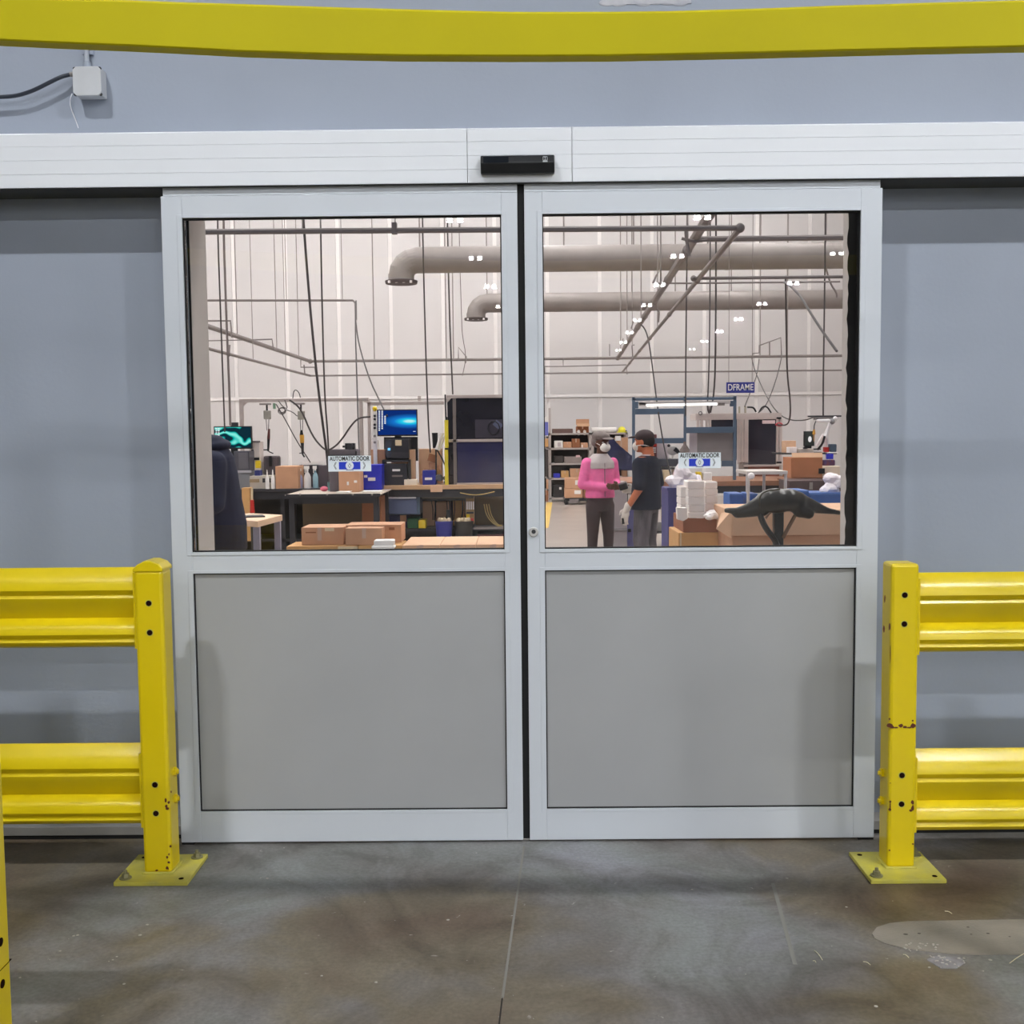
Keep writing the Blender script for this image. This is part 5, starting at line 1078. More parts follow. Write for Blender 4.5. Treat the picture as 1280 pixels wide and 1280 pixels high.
vs_ = th('flask', 'dark flask with a yellow base beside the middle rack upright', 'flask', P(856, 569, rd2-.08)); m = MB(); c0 = P(856, 568, rd2-.1); m.loft([((c0.x, c0.y, c0.z), .055, .055), ((c0.x, c0.y, c0.z+.06), .06, .06), ((c0.x, c0.y, c0.z+.12), .02, .02), ((c0.x, c0.y, c0.z+.16), .018, .018)], 14); m.build('body', M('smoky_glass', (120, 108, 104), .2), vs_, smooth=True); MB().cyl((c0.x, c0.y, c0.z-.005), (c0.x, c0.y, c0.z+.03), .05, .05, 14).build('base', yelplast, vs_); MB().cyl((c0.x, c0.y, kt), (c0.x, c0.y, c0.z), .02, .02, 8).build('stem', darkm, vs_)
# glass machine
md = 14.9; ym = md-CY; mz0 = kt
mc = th('glass_machine', 'aluminium-framed machine with dark glass doors on the right bench', 'machine', (X(925, 0, md), ym+.3, kt))
def mbx(x0, y0, x1, y1, nm, mat, dd=0, dep=.05, zb=None): m = MB(); bx(m, x0, y0, x1, y1, md+dd, dep, zb); return m.build(nm, mat, mc, bevel=.002)
pale = M('pale_extrusion', (204, 192, 186), .4, .2)
mbx(870, 517, 977, 524, 'top_beam', pale, 0, .5)
for x0, x1 in ((922.5, 925.5), (926.5, 929.5), (930.5, 935), (970.5, 973), (974.5, 977.5), (871, 874), (876, 879), (882.5, 885), (886.5, 889)): mbx(x0, 524, x1, 580, 'upright', pale)
mbx(936, 524.5, 970, 581, 'glass_door', M('smoked_machine_glass', (40, 38, 50), .12, rgb2=(58, 54, 60), scale=2), .02, .03); mbx(889, 524.5, 921, 575, 'glass_door', _m['smoked_machine_glass'], .02, .03)
mbx(953, 525.5, 969, 529.5, 'notice', M('pink_white_notice', (226, 204, 204), .7), .005, .01)
mbx(930, 581, 976, 583, 'sill', pale, -.02, .1); mbx(930, 583, 974, 590, 'base_board', M('brown_red_board', (140, 84, 66), .6), 0, .3, zb=kt); mbx(974.5, 581, 977.5, 592, 'foot', pale, 0, .05, zb=kt)
mbx(924, 578, 935, 604, 'foot', M('foot_grey', (150, 140, 134), .5), 0, .05, zb=kt)
for x0 in (971, 971): mbx(x0, 521.5, x0+6, 523.5, 'hinge', black, -.02, .03) if x0 == 971 else None
mbx(971, 577, 977, 579, 'hinge', black, -.02, .03)
for px in (923.5, 931): mbx(px, 508, px+2, 517, 'fitting', M('olive_fitting', (170, 162, 144), .5), .1, .04)
q = P(875.5, 516.5, md-.01); MB().tube([(q.x+.022*math.cos(a/8*2*math.pi), q.y, q.z+.022*math.sin(a/8*2*math.pi)) for a in range(9)], .005, 6).build('lifting_ring', darkm, mc)
for k in range(3): MB().tube([P(884+k*2, 508, md-.02), P(885.5+k*.8, 514, md-.02), P(886.5, 517, md-.02)], .006, 5).build('wire_loop', cable_m, mc)
# open carton with parts, robot arm
od = 12.5
carton(989, 572, 1028, 600, od, .4, 'large tan carton with a raised flap beside the right jamb', M('tan_carton', (186, 122, 84), .85), zb=Zp(601, od), tp=False)
a, b_ = P(990, 566, od+.02), P(1028, 572, od+.02); MB().box(a.x, b_.x, a.y-.005, a.y+.005, b_.z, a.z, rot=(-.5, 0, 0)).build('carton_flap', card2, None, 'pale open flap on the large tan carton', 'flap')
solid('carton_shelf', 'thin board carrying the large tan carton', 'board', 987, 600.5, 1046, 602, od-.02, .6, cardd)
carton(982, 551, 995, 566, od+.6, .2, 'small tan box behind the raised carton flap', card2, tp=False)
solid('white_tray', 'white tray of small parts behind the raised carton flap', 'tray', 999, 561, 1017, 566.5, od+.5, .2, M('tray_white', (220, 210, 200), .6), parts=[('dark_part', 1004, 559, 1009, 561, darkm)])
solid('white_tray', 'crumpled white tray left of the parts tray', 'tray', 987, 559, 996, 567, od+.45, .2, foam)
pst = th('rear_shelf', 'thin dark rear shelf carrying the small trays by the right jamb', 'shelf', P(1010, 567.5, od+.6)); m = MB(); bx(m, 977, 566.3, 1046, 567.6, od+.4, .5); m.build('board', darkm, pst); MB().box(X(1008, 0, od+.8), X(1010, 0, od+.8), od+.8-CY, od+.83-CY, 0, Zp(567.6, od+.8)).build('post', darkm, pst)
mon2, a, b2, s_ = monitor(1005.5, 539, 1018, 557.5, od+.7, Zp(566, od+.7), 'small dark monitor showing a white blob beside the right jamb', M('dim_screen', (60, 70, 66), .3, rgb2=(24, 26, 28), scale=5), lip=.006)
q = P(1012, 549, od+.69); MB().ell((q.x, q.y-.012, q.z), (.022, .004, .035), seg=10).build('blob', EM('white_blob', (.95, .93, .95), .9), s_)
wt_ = th('yellow_driver', 'small yellow hanging driver in front of the little monitor', 'tool', P(1017.5, 556, od+.4)); MB().cyl(P(1017.5, 537, od+.4), P(1017.5, 543, od+.4), .012, .02, 10).build('grip', M('tool_yellow', (214, 158, 60), .5), wt_); MB().cyl(P(1017.5, 543, od+.4), P(1017.5, 552, od+.4), .010, .006, 10).build('shaft', M('tool_brown', (170, 130, 90), .5), wt_); MB().tube([P(1017.5, 537, od+.4), P(1018, 530, od+.4), P(1022, 523, od+.4)], .006, 6, 1).build('cord', black, wt_)
tb = th('tool_beam', 'dark grey overhead tool beam beside the right jamb', 'beam', P(1028, 524, od+.4)); m = MB(); bx(m, 1011, 519.5, 1058, 521, od+.4, .05); m.build('bar', darkm, tb); m = MB(); bx(m, 1018, 521, 1044, 524.5, od+.4, .06); m.build('housing', M('beam_grey', (130, 124, 122), .5), tb, bevel=.006)
ra = th('robot_arm', 'white jointed robot arm beside the right jamb', 'robot arm', P(1033, 566, od+.5)); wr = M('robot_white', (244, 242, 244), .35, var=.01)
MB().cap(P(1022, 526, od+.3), P(1036, 526, od+.3), .018, .022).build('forearm', wr, ra, voxel=.006)
MB().cap(P(1037, 530, od+.35), P(1031, 547, od+.35), .02, .026).build('link', wr, ra, voxel=.006)
MB().cap(P(1029, 544, od+.35), P(1021, 557, od+.4), .02, .014).build('link', wr, ra, voxel=.006)
MB().cap(P(1033, 546, od+.4), P(1034, 562, od+.4), .022, .02).build('column', wr, ra, voxel=.006)
MB().ell(P(1040, 527, od+.35), (.035, .04, .035), seg=14).build('joint', M('robot_grey', (150, 148, 150), .4), ra, smooth=True); MB().ell(P(1044, 523, od+.35), (.025, .03, .025), seg=14).build('joint', wr, ra, smooth=True)
MB().tube([P(1031, 545, od+.33), P(1028, 555, od+.36), P(1022, 562, od+.4)], .014, 8, 1).build('black_cover', black, ra, smooth=True)
m = MB(); bx(m, 1031, 559, 1036, 565, od+.36, .08); m.build('red_clamp', redp, ra); MB().cyl(P(1034, 562, od+.42), (P(1034, 562, od+.42).x, od+.42-CY, kt), .02, .025, 10).build('base', wr, ra)
solid('navy_jug', 'dark teal jug right of the robot arm', 'jug', 1038, 555, 1046, 565, od+.3, .1, M('teal_dark', (64, 80, 96), .4), bevel=.01)
solid('jug_shelf', 'white shelf lip under the dark teal jug', 'shelf', 1036, 565.3, 1048, 566.5, od+.25, .3, paper)
solid('blue_pouch', 'small violet-blue pouch below the dark teal jug', 'pouch', 1034, 567.5, 1042, 574, od+.2, .06, royal, bevel=.008)
solid('dark_pile', 'dark red and violet oddments beside the large tan carton', 'oddments', 1029.5, 575, 1044, 582, od+.2, .12, M('oddments', (112, 56, 60), .7, rgb2=(70, 60, 110), scale=30), bevel=.01)
solid('white_box', 'white open box right of the large tan carton', 'box', 1028, 583, 1050, 596, od, .3, M('white_open_box', (226, 206, 186), .7), parts=[('opening', 1023.5, 585.5, 1031, 592, black)])
for (px, py, rx, rz_, lb) in ((1036, 611, .08, .06, 'lowest crumpled white bag beside the right jamb'), (1043, 602, .09, .07, 'uppermost crumpled white bag beside the right jamb')):
    q = P(px, py, 9.45); crumple('plastic_bag', lb, 'bag', (q.x, q.y, q.z), (rx, .1, rz_), bag, int(px), 'white bags by the right jamb')
# ------------------------------------------------------------------ far shelving
shd = 24.4; ysh = shd-CY; SH = M('shelf_grey', (186, 176, 172), .5)
def shelfunit(x0, x1, ytop, levels, label):
    xa, xb = X(x0, 0, shd), X(x1, 0, shd); r = th('shelf_unit', label, 'shelves', ((xa+xb)/2, ysh+.25, 0))
    zt_ = Zp(ytop, shd)
    for x in (xa, xb-.05):
        for y in (ysh, ysh+.45): MB().box(x, x+.05, y, y+.05, 0, zt_+(.55 if (x == xa and y == ysh and x0 < 690) else 0)).build('upright', SH, r)
    MB().box(xa, xb, ysh+.46, ysh+.5, .05, zt_).build('dark_backing', M('shelf_dark', (70, 60, 58), .8), r)
    zz = []
    for yy in levels:
        z = Zp(yy, shd); MB().box(xa, xb, ysh, ysh+.5, z-.04, z).build('shelf', SH, r); zz.append(z)
    return r, zz
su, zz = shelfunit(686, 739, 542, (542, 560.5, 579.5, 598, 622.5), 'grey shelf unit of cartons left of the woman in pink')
z5 = zz
def sx(name, label, cat, x0, y0, x1, mat, z, dd=.02, dep=.3, parts=None, group=None):
    a, b_ = P(x0, y0, shd+dd), P(x1, y0, shd+dd); zt_ = max(a.z, z+.03)
    r = th(name, label, cat, ((a.x+b_.x)/2, ysh+dd+dep/2, z), group)
    MB().box(a.x, b_.x, ysh+dd, ysh+dd+dep, z, zt_).build('body', mat, r, bevel=.01)
    if name == 'cardboard_box': MB().box(a.x+(b_.x-a.x)*.45, a.x+(b_.x-a.x)*.55, ysh+dd-.004, ysh+dd+dep, zt_-(zt_-z)*.4, zt_+.004).build('tape', tape, r)
    for (nm, u0, v0, u1, v1, mt) in parts or []: m = MB(); bx(m, u0, v0, u1, v1, shd+dd-.02, .03); m.build(nm, mt, r)
    return r
sx('long_tray', 'long dark brown tray on top of the left shelf unit', 'tray', 690.5, 536, 716, M('brown_tray', (112, 88, 82), .7), z5[0])
oc = sx('cardboard_box', 'open carton standing tall on top of the shelf unit', 'box', 720.5, 533, 736, cardd, z5[0])
a, b_ = P(720, 524, shd+.3), P(736.5, 531, shd+.3); MB().box(a.x, b_.x, a.y, a.y+.02, b_.z, a.z).build('flap', card, oc); a, b_ = P(721, 529.5, shd), P(736.5, 533, shd); MB().box(a.x, b_.x, a.y-.1, a.y-.08+.1, b_.z, a.z).build('flap', card2, oc)
for i, (px, lb) in enumerate(((723.5, 'left white dome cup before the open carton'), (731, 'right white dome cup before the open carton'))):
    q = P(px, 541, shd-.02); r = th('dome_cup', lb, 'cup', (q.x, ysh+.0, z5[0])); MB().ell((q.x, ysh+.06, z5[0]+.02), (.055, .055, .07), seg=12).build('dome', paper, r, smooth=True)
sx('white_parcel', 'crumpled white parcel on the second shelf', 'parcel', 693, 551, 703.5, paper, z5[1], parts=[('fold', 697, 553, 701, 558, M('paper_fold', (200, 190, 190), .8))])
sx('cardboard_box', 'low carton beside the white parcel', 'box', 704, 552.5, 714.5, card, z5[1])
sx('cardboard_box', 'taller dark carton in the middle of the second shelf', 'box', 715, 548.5, 725, cardd, z5[1])
sx('cardboard_box', 'small carton with white marks at the right of the second shelf', 'box', 726, 553.5, 735, card, z5[1], parts=[('mark', 727, 556, 728.5, 559.5, paper)])
sx('grey_parts_bin', 'long grey parts bin on the third shelf', 'bin', 705.5, 571, 727, M('bin_grey', (150, 138, 134), .6), z5[2], parts=[('pink_item', 720, 569, 725, 571.5, M('pinkish', (222, 186, 186), .8))])
sx('dark_bundle', 'dark bundle at the left of the third shelf', 'bundle', 693, 570, 704, M('dark_bundle', (56, 48, 46), .8), z5[2])
sx('blue_bin', 'small royal blue bin on the fourth shelf', 'bin', 692, 592, 700, royal, z5[3])
sx('cardboard_box', 'square carton beside the royal blue bin', 'box', 701.5, 588.5, 711, card3, z5[3])
sx('cardboard_box', 'wide carton at the right of the fourth shelf', 'box', 712.5, 586, 730, card, z5[3])
sx('black_sack', 'black sack on the bottom shelf', 'sack', 692, 606, 704, M('black_sack', (44, 38, 40), .8), z5[4], parts=[('white_scrap', 699, 609, 702, 612, paper)])
# dolly with cartons
dd_ = 23.3; yd = dd_-CY
dl = th('dolly', 'black four-wheeled dolly in front of the shelf unit', 'dolly', (X(720, 0, dd_), yd+.3, 0)); zd = Zp(623.3, dd_)
MB().box(X(705.5, 0, dd_), X(738, 0, dd_), yd, yd+.6, zd-.06, zd).build('deck', black, dl, bevel=.01)
MB().box(X(711, 0, dd_), X(723, 0, dd_), yd-.01, yd+.02, zd-.11, zd-.02).build('plate', M('dolly_plate', (120, 112, 112), .5), dl)
for px in (707.5, 736):
    for yy in (yd+.08, yd+.5): x = X(px, 0, dd_); MB().cyl((x-.03, yy, .07), (x+.03, yy, .07), .07, .07, 14).build('wheel', black, dl); MB().box(x-.02, x+.02, yy-.02, yy+.02, .1, zd-.05).build('fork', darkm, dl)
zc1 = Zp(611.7, dd_); zc2 = Zp(598.5, dd_)
for (z0, z1_, x0, x1, lb, lab) in ((zd, zc1, 706, 728, 'lower labelled carton on the dolly', (718, 613, 726, 617.5)), (zc1+.003, zc2, 706.5, 728.5, 'upper labelled carton on the dolly', (719, 600.5, 727, 606)), (zd, zc1, 729, 739, 'small carton at the right of the dolly', None), (zc1+.003, zc2+.02, 729, 740, 'carton on the dolly tucked behind the pink sleeve', None)):
    r = th('cardboard_box', lb, 'box', (X((x0+x1)/2, 0, dd_), yd+.25, z0)); MB().box(X(x0, 0, dd_), X(x1, 0, dd_), yd+.01, yd+.5, z0, z1_).build('body', card if x0 < 720 else cardd, r, bevel=.01)
    if lab: m = MB(); bx(m, *lab, dd_-.01, .02); m.build('label', paper, r)
# left column, partly behind the stile
lc, zl_ = shelfunit(655, 685.8, 546, (546, 559, 596, 612), 'shelf bay beside the door stile holding a black bag and cartons')
def lx(name, label, cat, x0, x1, y0, mat, z, parts=None): return sx(name, label, cat, x0, y0, x1, mat, z, -.03, .3, parts)
sx('blue_bin', 'blue bin with white packs high beside the stile', 'bin', 679, 527.5, 685.3, M('bin_blue_soft', (110, 116, 196), .5), zl_[0]+.02, -.02, .3, [('pack', 681, 521, 685, 527, paper)])
sx('cardboard_box', 'tan carton on the bay beside the stile', 'box', 680, 548.5, 685.3, card3, zl_[1], -.02)
sx('black_bag', 'black bag hanging low in the bay beside the stile', 'bag', 680, 562, 685.3, M('bag_black', (66, 58, 58), .7), zl_[2], -.02)
sx('cardboard_box', 'narrow upright carton under the black bag', 'box', 683, 599, 685.3, card, zl_[3], -.02)
sx('cardboard_box', 'reddish carton at the foot of the bay beside the stile', 'box', 679, 613, 685.3, cardd, 0.0, -.02)
# right shelf unit behind the people
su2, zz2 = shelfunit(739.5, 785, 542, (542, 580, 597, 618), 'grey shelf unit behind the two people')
rl = th('paper_roll', 'long white roll lying on top of the right shelf unit', 'roll', (X(757, 0, shd), ysh+.1, zz2[0])); MB().cyl((X(740, 0, shd), ysh+.1, zz2[0]+.06), (X(771, 0, shd), ysh+.1, zz2[0]+.06), .06, .06, 16).build('roll', paper, rl, smooth=True); MB().cyl((X(771, 0, shd), ysh+.1, zz2[0]+.06), (X(772, 0, shd), ysh+.1, zz2[0]+.06), .03, .03, 12).build('core', card, rl)
hh_ = th('hard_hat', 'bright yellow hard hat on top of the right shelf unit', 'helmet', (X(778, 0, shd), ysh+.15, zz2[0])); q = (X(778, 0, shd), ysh+.15, zz2[0])
m = MB(); m.ell((q[0], q[1], q[2]+.05), (.085, .11, .085), seg=18); m.build('shell', M('hat_yellow', (240, 232, 60), .3), hh_, smooth=True); MB().cyl((q[0], q[1]-.02, q[2]), (q[0], q[1]-.02, q[2]+.02), .115, .11, 20).build('brim', M('hat_yellow', (240, 232, 60), .3), hh_); MB().box(q[0]+.03, q[0]+.11, q[1]-.05, q[1]+.05, q[2]+.01, q[2]+.045).build('band', black, hh_)
sx('cardboard_box', 'carton with crumpled white paper behind the man', 'box', 768, 547, 785, card, zz2[1]-.0+.0, -.02, .3, [('paper', 769, 545, 776, 551, paper)])
m = MB()
bl_ = [(757, 549), (765, 547), (773, 556), (782, 564), (793, 572), (797, 580), (790, 588), (772, 587), (764, 580), (760, 568)]
m.prism([(P(x, y, shd-.08).x, P(x, y, shd-.08).z) for x, y in bl_], 'y', ysh-.22, ysh-.01)
bmesh.ops.subdivide_edges(m.bm, edges=m.bm.edges[:], cuts=3, use_grid_fill=True)
for v in m.bm.verts: v.co += Vector((random.uniform(-.015, .015), random.uniform(-.03, .03), random.uniform(-.015, .015)))
m.build('moving_blanket', M('blanket_navy', (44, 46, 78), .95, var=.3, scale=4), None, 'navy blanket draped over the shelves between the two people', 'blanket', smooth=False, voxel=.02, sm=2)
sx('cardboard_box', 'small carton low on the right shelf unit', 'box', 778, 583, 784, card, zz2[2], -.02)

# ------------------------------------------------------------------ people
def hand(parent, wrist, dirv, side, mat, curl=0.5, s=1.0, name='hand'):
    """palm and five separate fingers, grown from the wrist along dirv; side = direction of the thumb"""
    w_ = Vector(wrist); d = Vector(dirv).normalized(); sd = (Vector(side)-d*Vector(side).dot(d)).normalized(); n = d.cross(sd)
    m = MB(); pc_ = w_+d*.05*s
    m.cap(w_-d*.02*s, w_+d*.02*s, .024*s, .026*s, 10)
    R_ = Matrix((sd, n, d)).transposed()
    m.ell(pc_, (.038*s, .016*s, .048*s), rot=R_.to_euler(), seg=12)
    for i, (off, ln) in enumerate(((-.028, .06), (-.010, .075), (.009, .08), (.027, .07))):
        a_ = pc_+sd*off*s+d*.03*s; b_ = a_+(d*math.cos(curl*.5)+n*math.sin(curl*.5))*ln*.45*s; c_ = b_+(d*math.cos(curl*1.4)+n*math.sin(curl*1.4))*ln*.4*s; e_ = c_+(d*math.cos(curl*2.1)+n*math.sin(curl*2.1))*ln*.3*s
        m.cap(a_, b_, .0095*s, .009*s, 8); m.cap(b_, c_, .009*s, .0082*s, 8); m.cap(c_, e_, .0082*s, .007*s, 8)
    a_ = w_+sd*.022*s+d*.015*s; b_ = a_+(sd*.8+d*.7).normalized()*.035*s; c_ = b_+(d+sd*.2+n*.3).normalized()*.032*s
    m.cap(a_, b_, .013*s, .011*s, 8); m.cap(b_, c_, .011*s, .008*s, 8)
    return m.build(name, mat, parent, local=True, voxel=.0045, sm=1)
def head_shapes(m, c, s=1.0, nose=(0, -1)):
    """head facing -y around centre c"""
    c = Vector(c)
    m.ell(c+Vector((0, .01, .02))*s, (.073*s, .092*s, .095*s), seg=20); m.ell(c+Vector((0, -.025, -.045))*s, (.056*s, .062*s, .065*s), seg=16)
    m.ell(c+Vector((0, -.055, -.088))*s, (.03*s, .03*s, .022*s), seg=12)
    m.cap(c+Vector((0, -.085, .015))*s, c+Vector((0, -.105, -.022))*s, .009*s, .014*s, 10)
    for sx_ in (-1, 1):
        m.ell(c+Vector((sx_*.074, .012, -.008))*s, (.010*s, .02*s, .032*s), seg=10)
        m.ell(c+Vector((sx_*.03, -.078, .028))*s, (.022*s, .012*s, .008*s), seg=10)
        m.ell(c+Vector((sx_*.04, -.055, -.025))*s, (.022*s, .022*s, .02*s), seg=10)
def eyes(parent, c, s=1.0):
    c = Vector(c)
    for sx_ in (-1, 1):
        MB().ell(c+Vector((sx_*.03, -.079, .008))*s, (.013*s, .008*s, .008*s), seg=10).build('eye', paper, parent, local=True, smooth=True)
        MB().ell(c+Vector((sx_*.03, -.0865, .008))*s, (.005*s, .003*s, .005*s), seg=8).build('pupil', ink, parent, local=True, smooth=True)
    MB().ell(c+Vector((0, -.092, -.058))*s, (.024*s, .006*s, .006*s), seg=10).build('lips', M('lips', (140, 70, 62), .5), parent, local=True, smooth=True)

# woman in a pink fleece, hands together
wd_ = 12.0; wx = X(750, 600, wd_)
wn = T('person', 'person in a pink and grey fleece jacket, tweed cap and white mask, hands together', 'person', (wx, wd_-CY, 0), 'people in the workshop', rz=math.radians(22))
m = MB(); hc_ = (0.02, -.02, 1.415)
head_shapes(m, hc_, .95); m.cap((0.01, .01, 1.24), (0.015, .0, 1.36), .05, .047, 12)
m.loft([((0, 0, .70), .115, .07), ((0, 0, .84), .12, .08), ((0, 0, 1.0), .12, .085), ((0, 0, 1.18), .155, .095), ((0, .0, 1.27), .10, .07)], 20)
for sx_ in (-1, 1):
    m.cap((sx_*.07, 0, .74), (sx_*.09, -.01, .42), .062, .045); m.cap((sx_*.09, -.01, .42), (sx_*.095, .01, .09), .05, .034); m.cap((sx_*.095, .01, .05), (sx_*.11, -.11, .03), .032, .025)
m.cap((-.16, 0, 1.2), (-.19, .0, .98), .042, .036); m.cap((-.19, .0, .98), (.06, -.17, .94), .034, .026)
m.cap((.16, 0, 1.2), (.185, .0, .99), .042, .036); m.cap((.185, .0, .99), (.12, -.16, .96), .034, .026)
bo = m.build('body', skin_d, wn, local=True, voxel=.011, sm=2)
eyes(bo, hc_, .95)
m = MB(); m.loft([((0, 0, .825), .168, .118), ((0, 0, .86), .17, .12), ((0, 0, .98), .15, .105), ((0, 0, 1.12), .17, .11), ((0, 0, 1.21), .165, .1), ((.0, .0, 1.265), .105, .08), ((.005, 0, 1.285), .07, .065)], 22)
m.cap((-.155, 0, 1.2), (-.205, .01, .98), .062, .055); m.cap((-.205, .01, .97), (.04, -.165, .935), .054, .036)
m.cap((.155, 0, 1.2), (.195, .01, .99), .06, .052); m.cap((.195, .01, .985), (.135, -.15, .965), .05, .034)
jk = m.build('jacket', pink, wn, local=True, voxel=.011, sm=3)
# grey yoke and collar follow the chest, slightly proud
m = MB(); m.loft([((0, 0, 1.14), .166, .122), ((0, 0, 1.205), .168, .114), ((.0, .0, 1.262), .118, .092), ((.005, 0, 1.30), .08, .074)], 24); m.build('yoke', fleece, jk, local=True, voxel=.010, sm=2)
MB().cyl((.0, -.120, .84), (.0, -.116, 1.2), .004, .004, 6).build('zip', M('zip_grey', (130, 110, 120), .5), jk, local=True)
m = MB(); m.loft([((0, 0, .68), .12, .1), ((0, 0, .85), .158, .11)], 20)
for sx_ in (-1, 1): m.cap((sx_*.078, 0, .74), (sx_*.095, -.01, .42), .088, .062); m.cap((sx_*.095, -.01, .42), (sx_*.10, .01, .09), .062, .042)
m.build('trousers', trouser, wn, local=True, voxel=.012, sm=3)
for sx_ in (-1, 1): MB().cap((sx_*.1, .03, .045), (sx_*.115, -.11, .035), .045, .035).build('shoe', black, wn, local=True, voxel=.009)
c = Vector(hc_)
m = MB(); m.ell(c+Vector((-.01, .015, .075)), (.098, .112, .058), rot=(0.05, 0.12, 0), seg=22); m.ell(c+Vector((-.02, .06, .02)), (.085, .07, .075), seg=16); m.build('cap', tweed, wn, local=True, voxel=.009, sm=2)
m = MB(); m.ell(c+Vector((.02, -.085, .05)), (.065, .05, .012), rot=(.25, 0, 0), seg=16); m.build('cap_brim', tweed, wn, local=True, smooth=True)
m = MB(); m.ell(c+Vector((.005, -.058, -.045)), (.058, .058, .052), seg=16); mk_ = m.build('mask', mask, wn, local=True, smooth=True)
for sx_ in (-1, 1): MB().tube([c+Vector((sx_*.05, -.06, -.025)), c+Vector((sx_*.072, .0, .0)), c+Vector((sx_*.078, .02, .005))], .003, 5).build('ear_loop', mask, mk_, local=True)
hand(wn, (.05, -.175, .94), (.9, -.35, .1), (0, -.3, 1), skin_d, .7, .95); hand(wn, (.125, -.165, .96), (-.8, -.5, -.1), (0, -.3, 1), skin_d, .7, .95)
# man in black, seen from behind his left side
md_ = 11.4; mx_ = X(808, 600, md_)
mn = T('person', 'person in a black t-shirt, dark cap and work gloves, turned towards the pink jacket', 'person', (mx_, md_-CY, 0), 'people in the workshop', rz=math.radians(-118))
m = MB(); hm = (0, -.03, 1.43)
head_shapes(m, hm, 1.0); m.cap((0, .03, 1.24), (0, .01, 1.38), .062, .058, 12)
m.loft([((0, 0, .74), .15, .1), ((0, 0, .9), .15, .11), ((0, 0, 1.05), .145, .1), ((0, 0, 1.2), .18, .1), ((0, .0, 1.28), .12, .08)], 20)
for sx_ in (-1, 1):
    m.cap((sx_*.09, 0, .78), (sx_*.1, -.02, .43), .095, .06); m.cap((sx_*.1, -.02, .43), (sx_*.105, .02, .09), .058, .04); m.cap((sx_*.105, .02, .05), (sx_*.12, -.12, .03), .036, .028)
m.cap((.20, 0, 1.21), (.255, .03, .97), .052, .044); m.cap((.255, .03, .97), (.26, -.10, .77), .043, .03)
m.cap((-.20, 0, 1.21), (-.26, .02, .97), .052, .044); m.cap((-.26, .02, .97), (-.20, -.2, .93), .042, .03)
bo = m.build('body', skin_m, mn, local=True, voxel=.011, sm=2); eyes(bo, hm)
m = MB(); m.loft([((0, 0, .74), .215, .165), ((0, 0, .9), .20, .152), ((0, 0, 1.05), .185, .135), ((0, 0, 1.2), .205, .13), ((0, .0, 1.265), .145, .105), ((0, .01, 1.29), .08, .07)], 22)
for sx_ in (-1, 1): m.cap((sx_*.19, 0, 1.2), (sx_*.25, .025, 1.0), .078, .072)
ts = m.build('t_shirt', blackcloth, mn, local=True, voxel=.012, sm=3)
MB().loft([((0, .012, 1.288), .073, .066), ((0, .012, 1.302), .071, .064)], 22).build('collar', M('pale_collar', (206, 186, 186), .8), ts, local=True)
m = MB(); m.loft([((0, 0, .7), .13, .1), ((0, 0, .84), .165, .12)], 20)
for sx_ in (-1, 1): m.cap((sx_*.088, 0, .74), (sx_*.105, -.02, .43), .098, .085); m.cap((sx_*.105, -.02, .43), (sx_*.11, .02, .08), .084, .068)
m.build('trousers', greycloth, mn, local=True, voxel=.013, sm=3)
for sx_ in (-1, 1): MB().cap((sx_*.105, .05, .045), (sx_*.12, -.13, .035), .05, .038).build('shoe', black, mn, local=True, voxel=.009)
c = Vector(hm)
m = MB(); m.ell(c+Vector((0, .03, .01)), (.078, .09, .095), seg=18); m.build('hair', hair, mn, local=True, smooth=True)
m = MB(); m.ell(c+Vector((0, .012, .055)), (.086, .102, .072), seg=20); cp = m.build('cap', M('cap_dark', (60, 46, 48), .8), mn, local=True, smooth=True)
MB().ell(c+Vector((0, -.11, .05)), (.065, .06, .01), rot=(.15, 0, 0), seg=16).build('peak', M('cap_dark', (60, 46, 48), .8), cp, local=True, smooth=True)
MB().ell(c+Vector((0, -.065, -.045)), (.058, .055, .052), seg=16).build('mask', mask, mn, local=True, smooth=True)
MB().tube([c+Vector((.055, -.06, -.04)), c+Vector((.076, .02, -.03)), c+Vector((.06, .07, -.04)), c+Vector((0, .1, -.045))], .004, 5, 1).build('mask_strap', mask, mn, local=True)
hand(mn, (.26, -.11, .755), (.02, -.25, -1), (0, -1, 0), glove, .5, 1.15, 'gloved_hand'); MB().cap((.26, -.095, .79), (.26, -.11, .75), .038, .036).build('cuff', glove, mn, local=True, voxel=.007)
hand(mn, (-.2, -.21, .925), (.4, -1, 0), (0, 0, 1), glove, .8, 1.1, 'gloved_hand')
MB().box(.245, .275, -.16, -.14, .60, .66).build('held_tool', black, mn, local=True, bevel=.004)
MB().box(-.18, -.10, -.36, -.27, .93, 1.0, rot=(.3, .2, .4)).build('held_black_case', black, mn, local=True, bevel=.01)
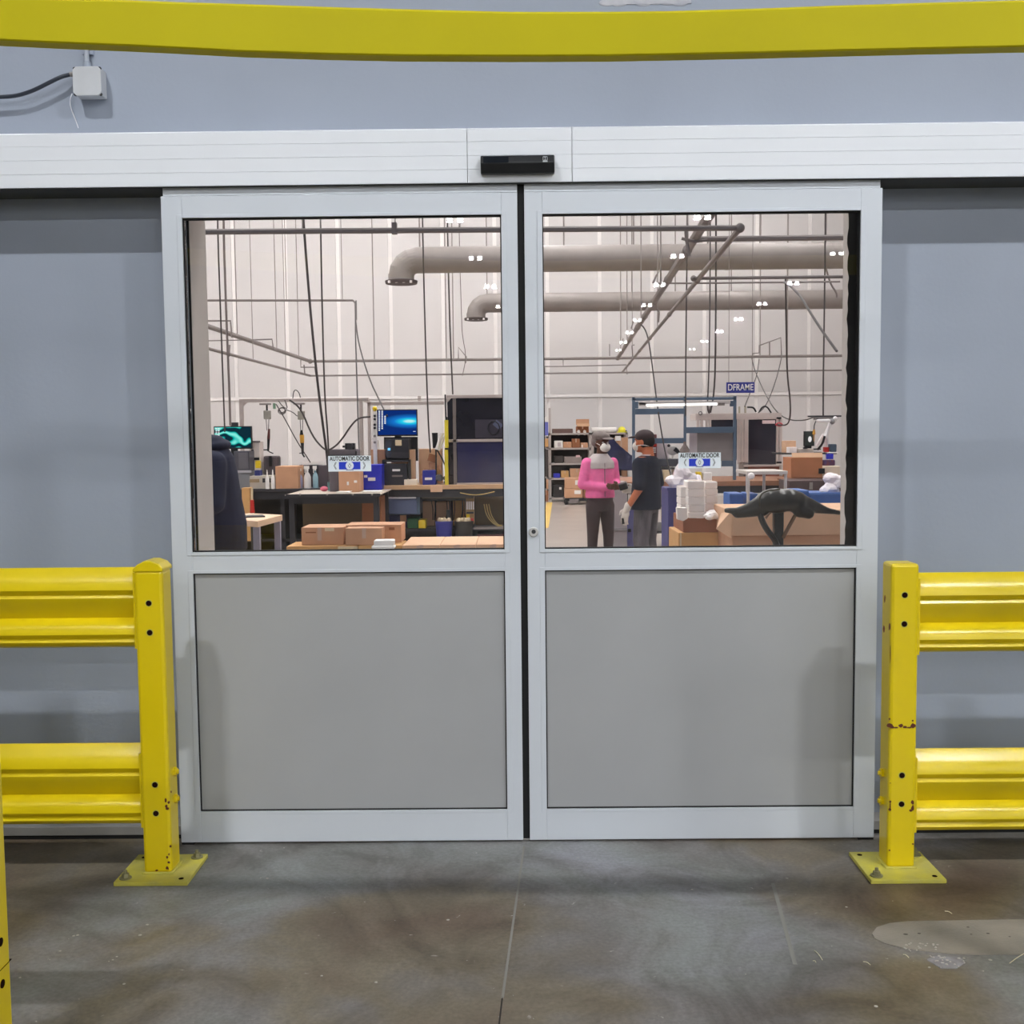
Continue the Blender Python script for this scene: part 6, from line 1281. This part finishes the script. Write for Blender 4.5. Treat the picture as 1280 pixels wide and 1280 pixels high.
# person in a navy hooded jacket at the far left, leaning over the trolley, head behind the jamb
nd = 8.1; nx_ = X(268, 600, nd)
pn = T('person', 'person in a navy hooded jacket bending beside the left jamb, head hidden', 'person', (nx_, nd-CY, 0), 'people in the workshop', rz=math.radians(-75))
m = MB(); hn = (0, -.19, 1.45)
head_shapes(m, hn, 1.0); m.cap((0, -.04, 1.36), (0, -.14, 1.42), .06, .055)
m.loft([((0, .03, .82), .16, .12), ((0, .02, .98), .165, .125), ((0, 0, 1.15), .17, .12), ((0, -.01, 1.32), .17, .1), ((0, -.03, 1.40), .1, .07)], 20)
for sx_ in (-1, 1):
    m.cap((sx_*.09, .03, .86), (sx_*.1, .0, .46), .09, .06); m.cap((sx_*.1, .0, .46), (sx_*.105, .05, .09), .056, .04); m.cap((sx_*.105, .05, .05), (sx_*.12, -.09, .03), .036, .028)
    m.cap((sx_*.19, -.01, 1.34), (sx_*.22, -.02, 1.06), .05, .042); m.cap((sx_*.22, -.02, 1.06), (sx_*.16, -.24, .93), .04, .028)
bo = m.build('body', skin_m, pn, local=True, voxel=.012, sm=2); eyes(bo, hn)
m = MB(); m.loft([((0, .04, .70), .2, .185), ((0, .04, .9), .205, .185), ((0, .02, 1.1), .205, .17), ((0, .0, 1.27), .2, .17), ((0, .0, 1.39), .16, .145), ((0, -.01, 1.46), .11, .11)], 22)
for sx_ in (-1, 1): m.cap((sx_*.165, .0, 1.34), (sx_*.225, .0, 1.06), .095, .075); m.cap((sx_*.225, .0, 1.06), (sx_*.17, -.22, .94), .07, .045)
m.build('jacket', navycloth, pn, local=True, voxel=.012, sm=3)
m = MB(); m.ell((0, .0, 1.465), (.15, .13, .055), rot=(.1, 0, 0), seg=18); m.ell((0, -.02, 1.51), (.12, .10, .04), seg=18); m.build('hood', navycloth, pn, local=True, voxel=.010, sm=2)
MB().ell(Vector(hn)+Vector((0, .025, .03)), (.08, .092, .095), seg=18).build('hair', hair, pn, local=True, smooth=True)
m = MB(); m.loft([((0, .05, .78), .15, .13), ((0, .05, .92), .18, .15)], 20)
for sx_ in (-1, 1): m.cap((sx_*.09, .05, .86), (sx_*.105, .0, .46), .11, .085); m.cap((sx_*.105, .0, .46), (sx_*.11, .05, .09), .084, .062)
m.build('trousers', M('dark_jeans', (56, 50, 48), .9), pn, local=True, voxel=.013, sm=3)
for sx_ in (-1, 1): MB().cap((sx_*.105, .09, .045), (sx_*.12, -.1, .035), .05, .038).build('shoe', black, pn, local=True, voxel=.009); hand(pn, (sx_*.165, -.25, .93), (0, -1, -.2), (-sx_, 0, .2), skin_m, .6)
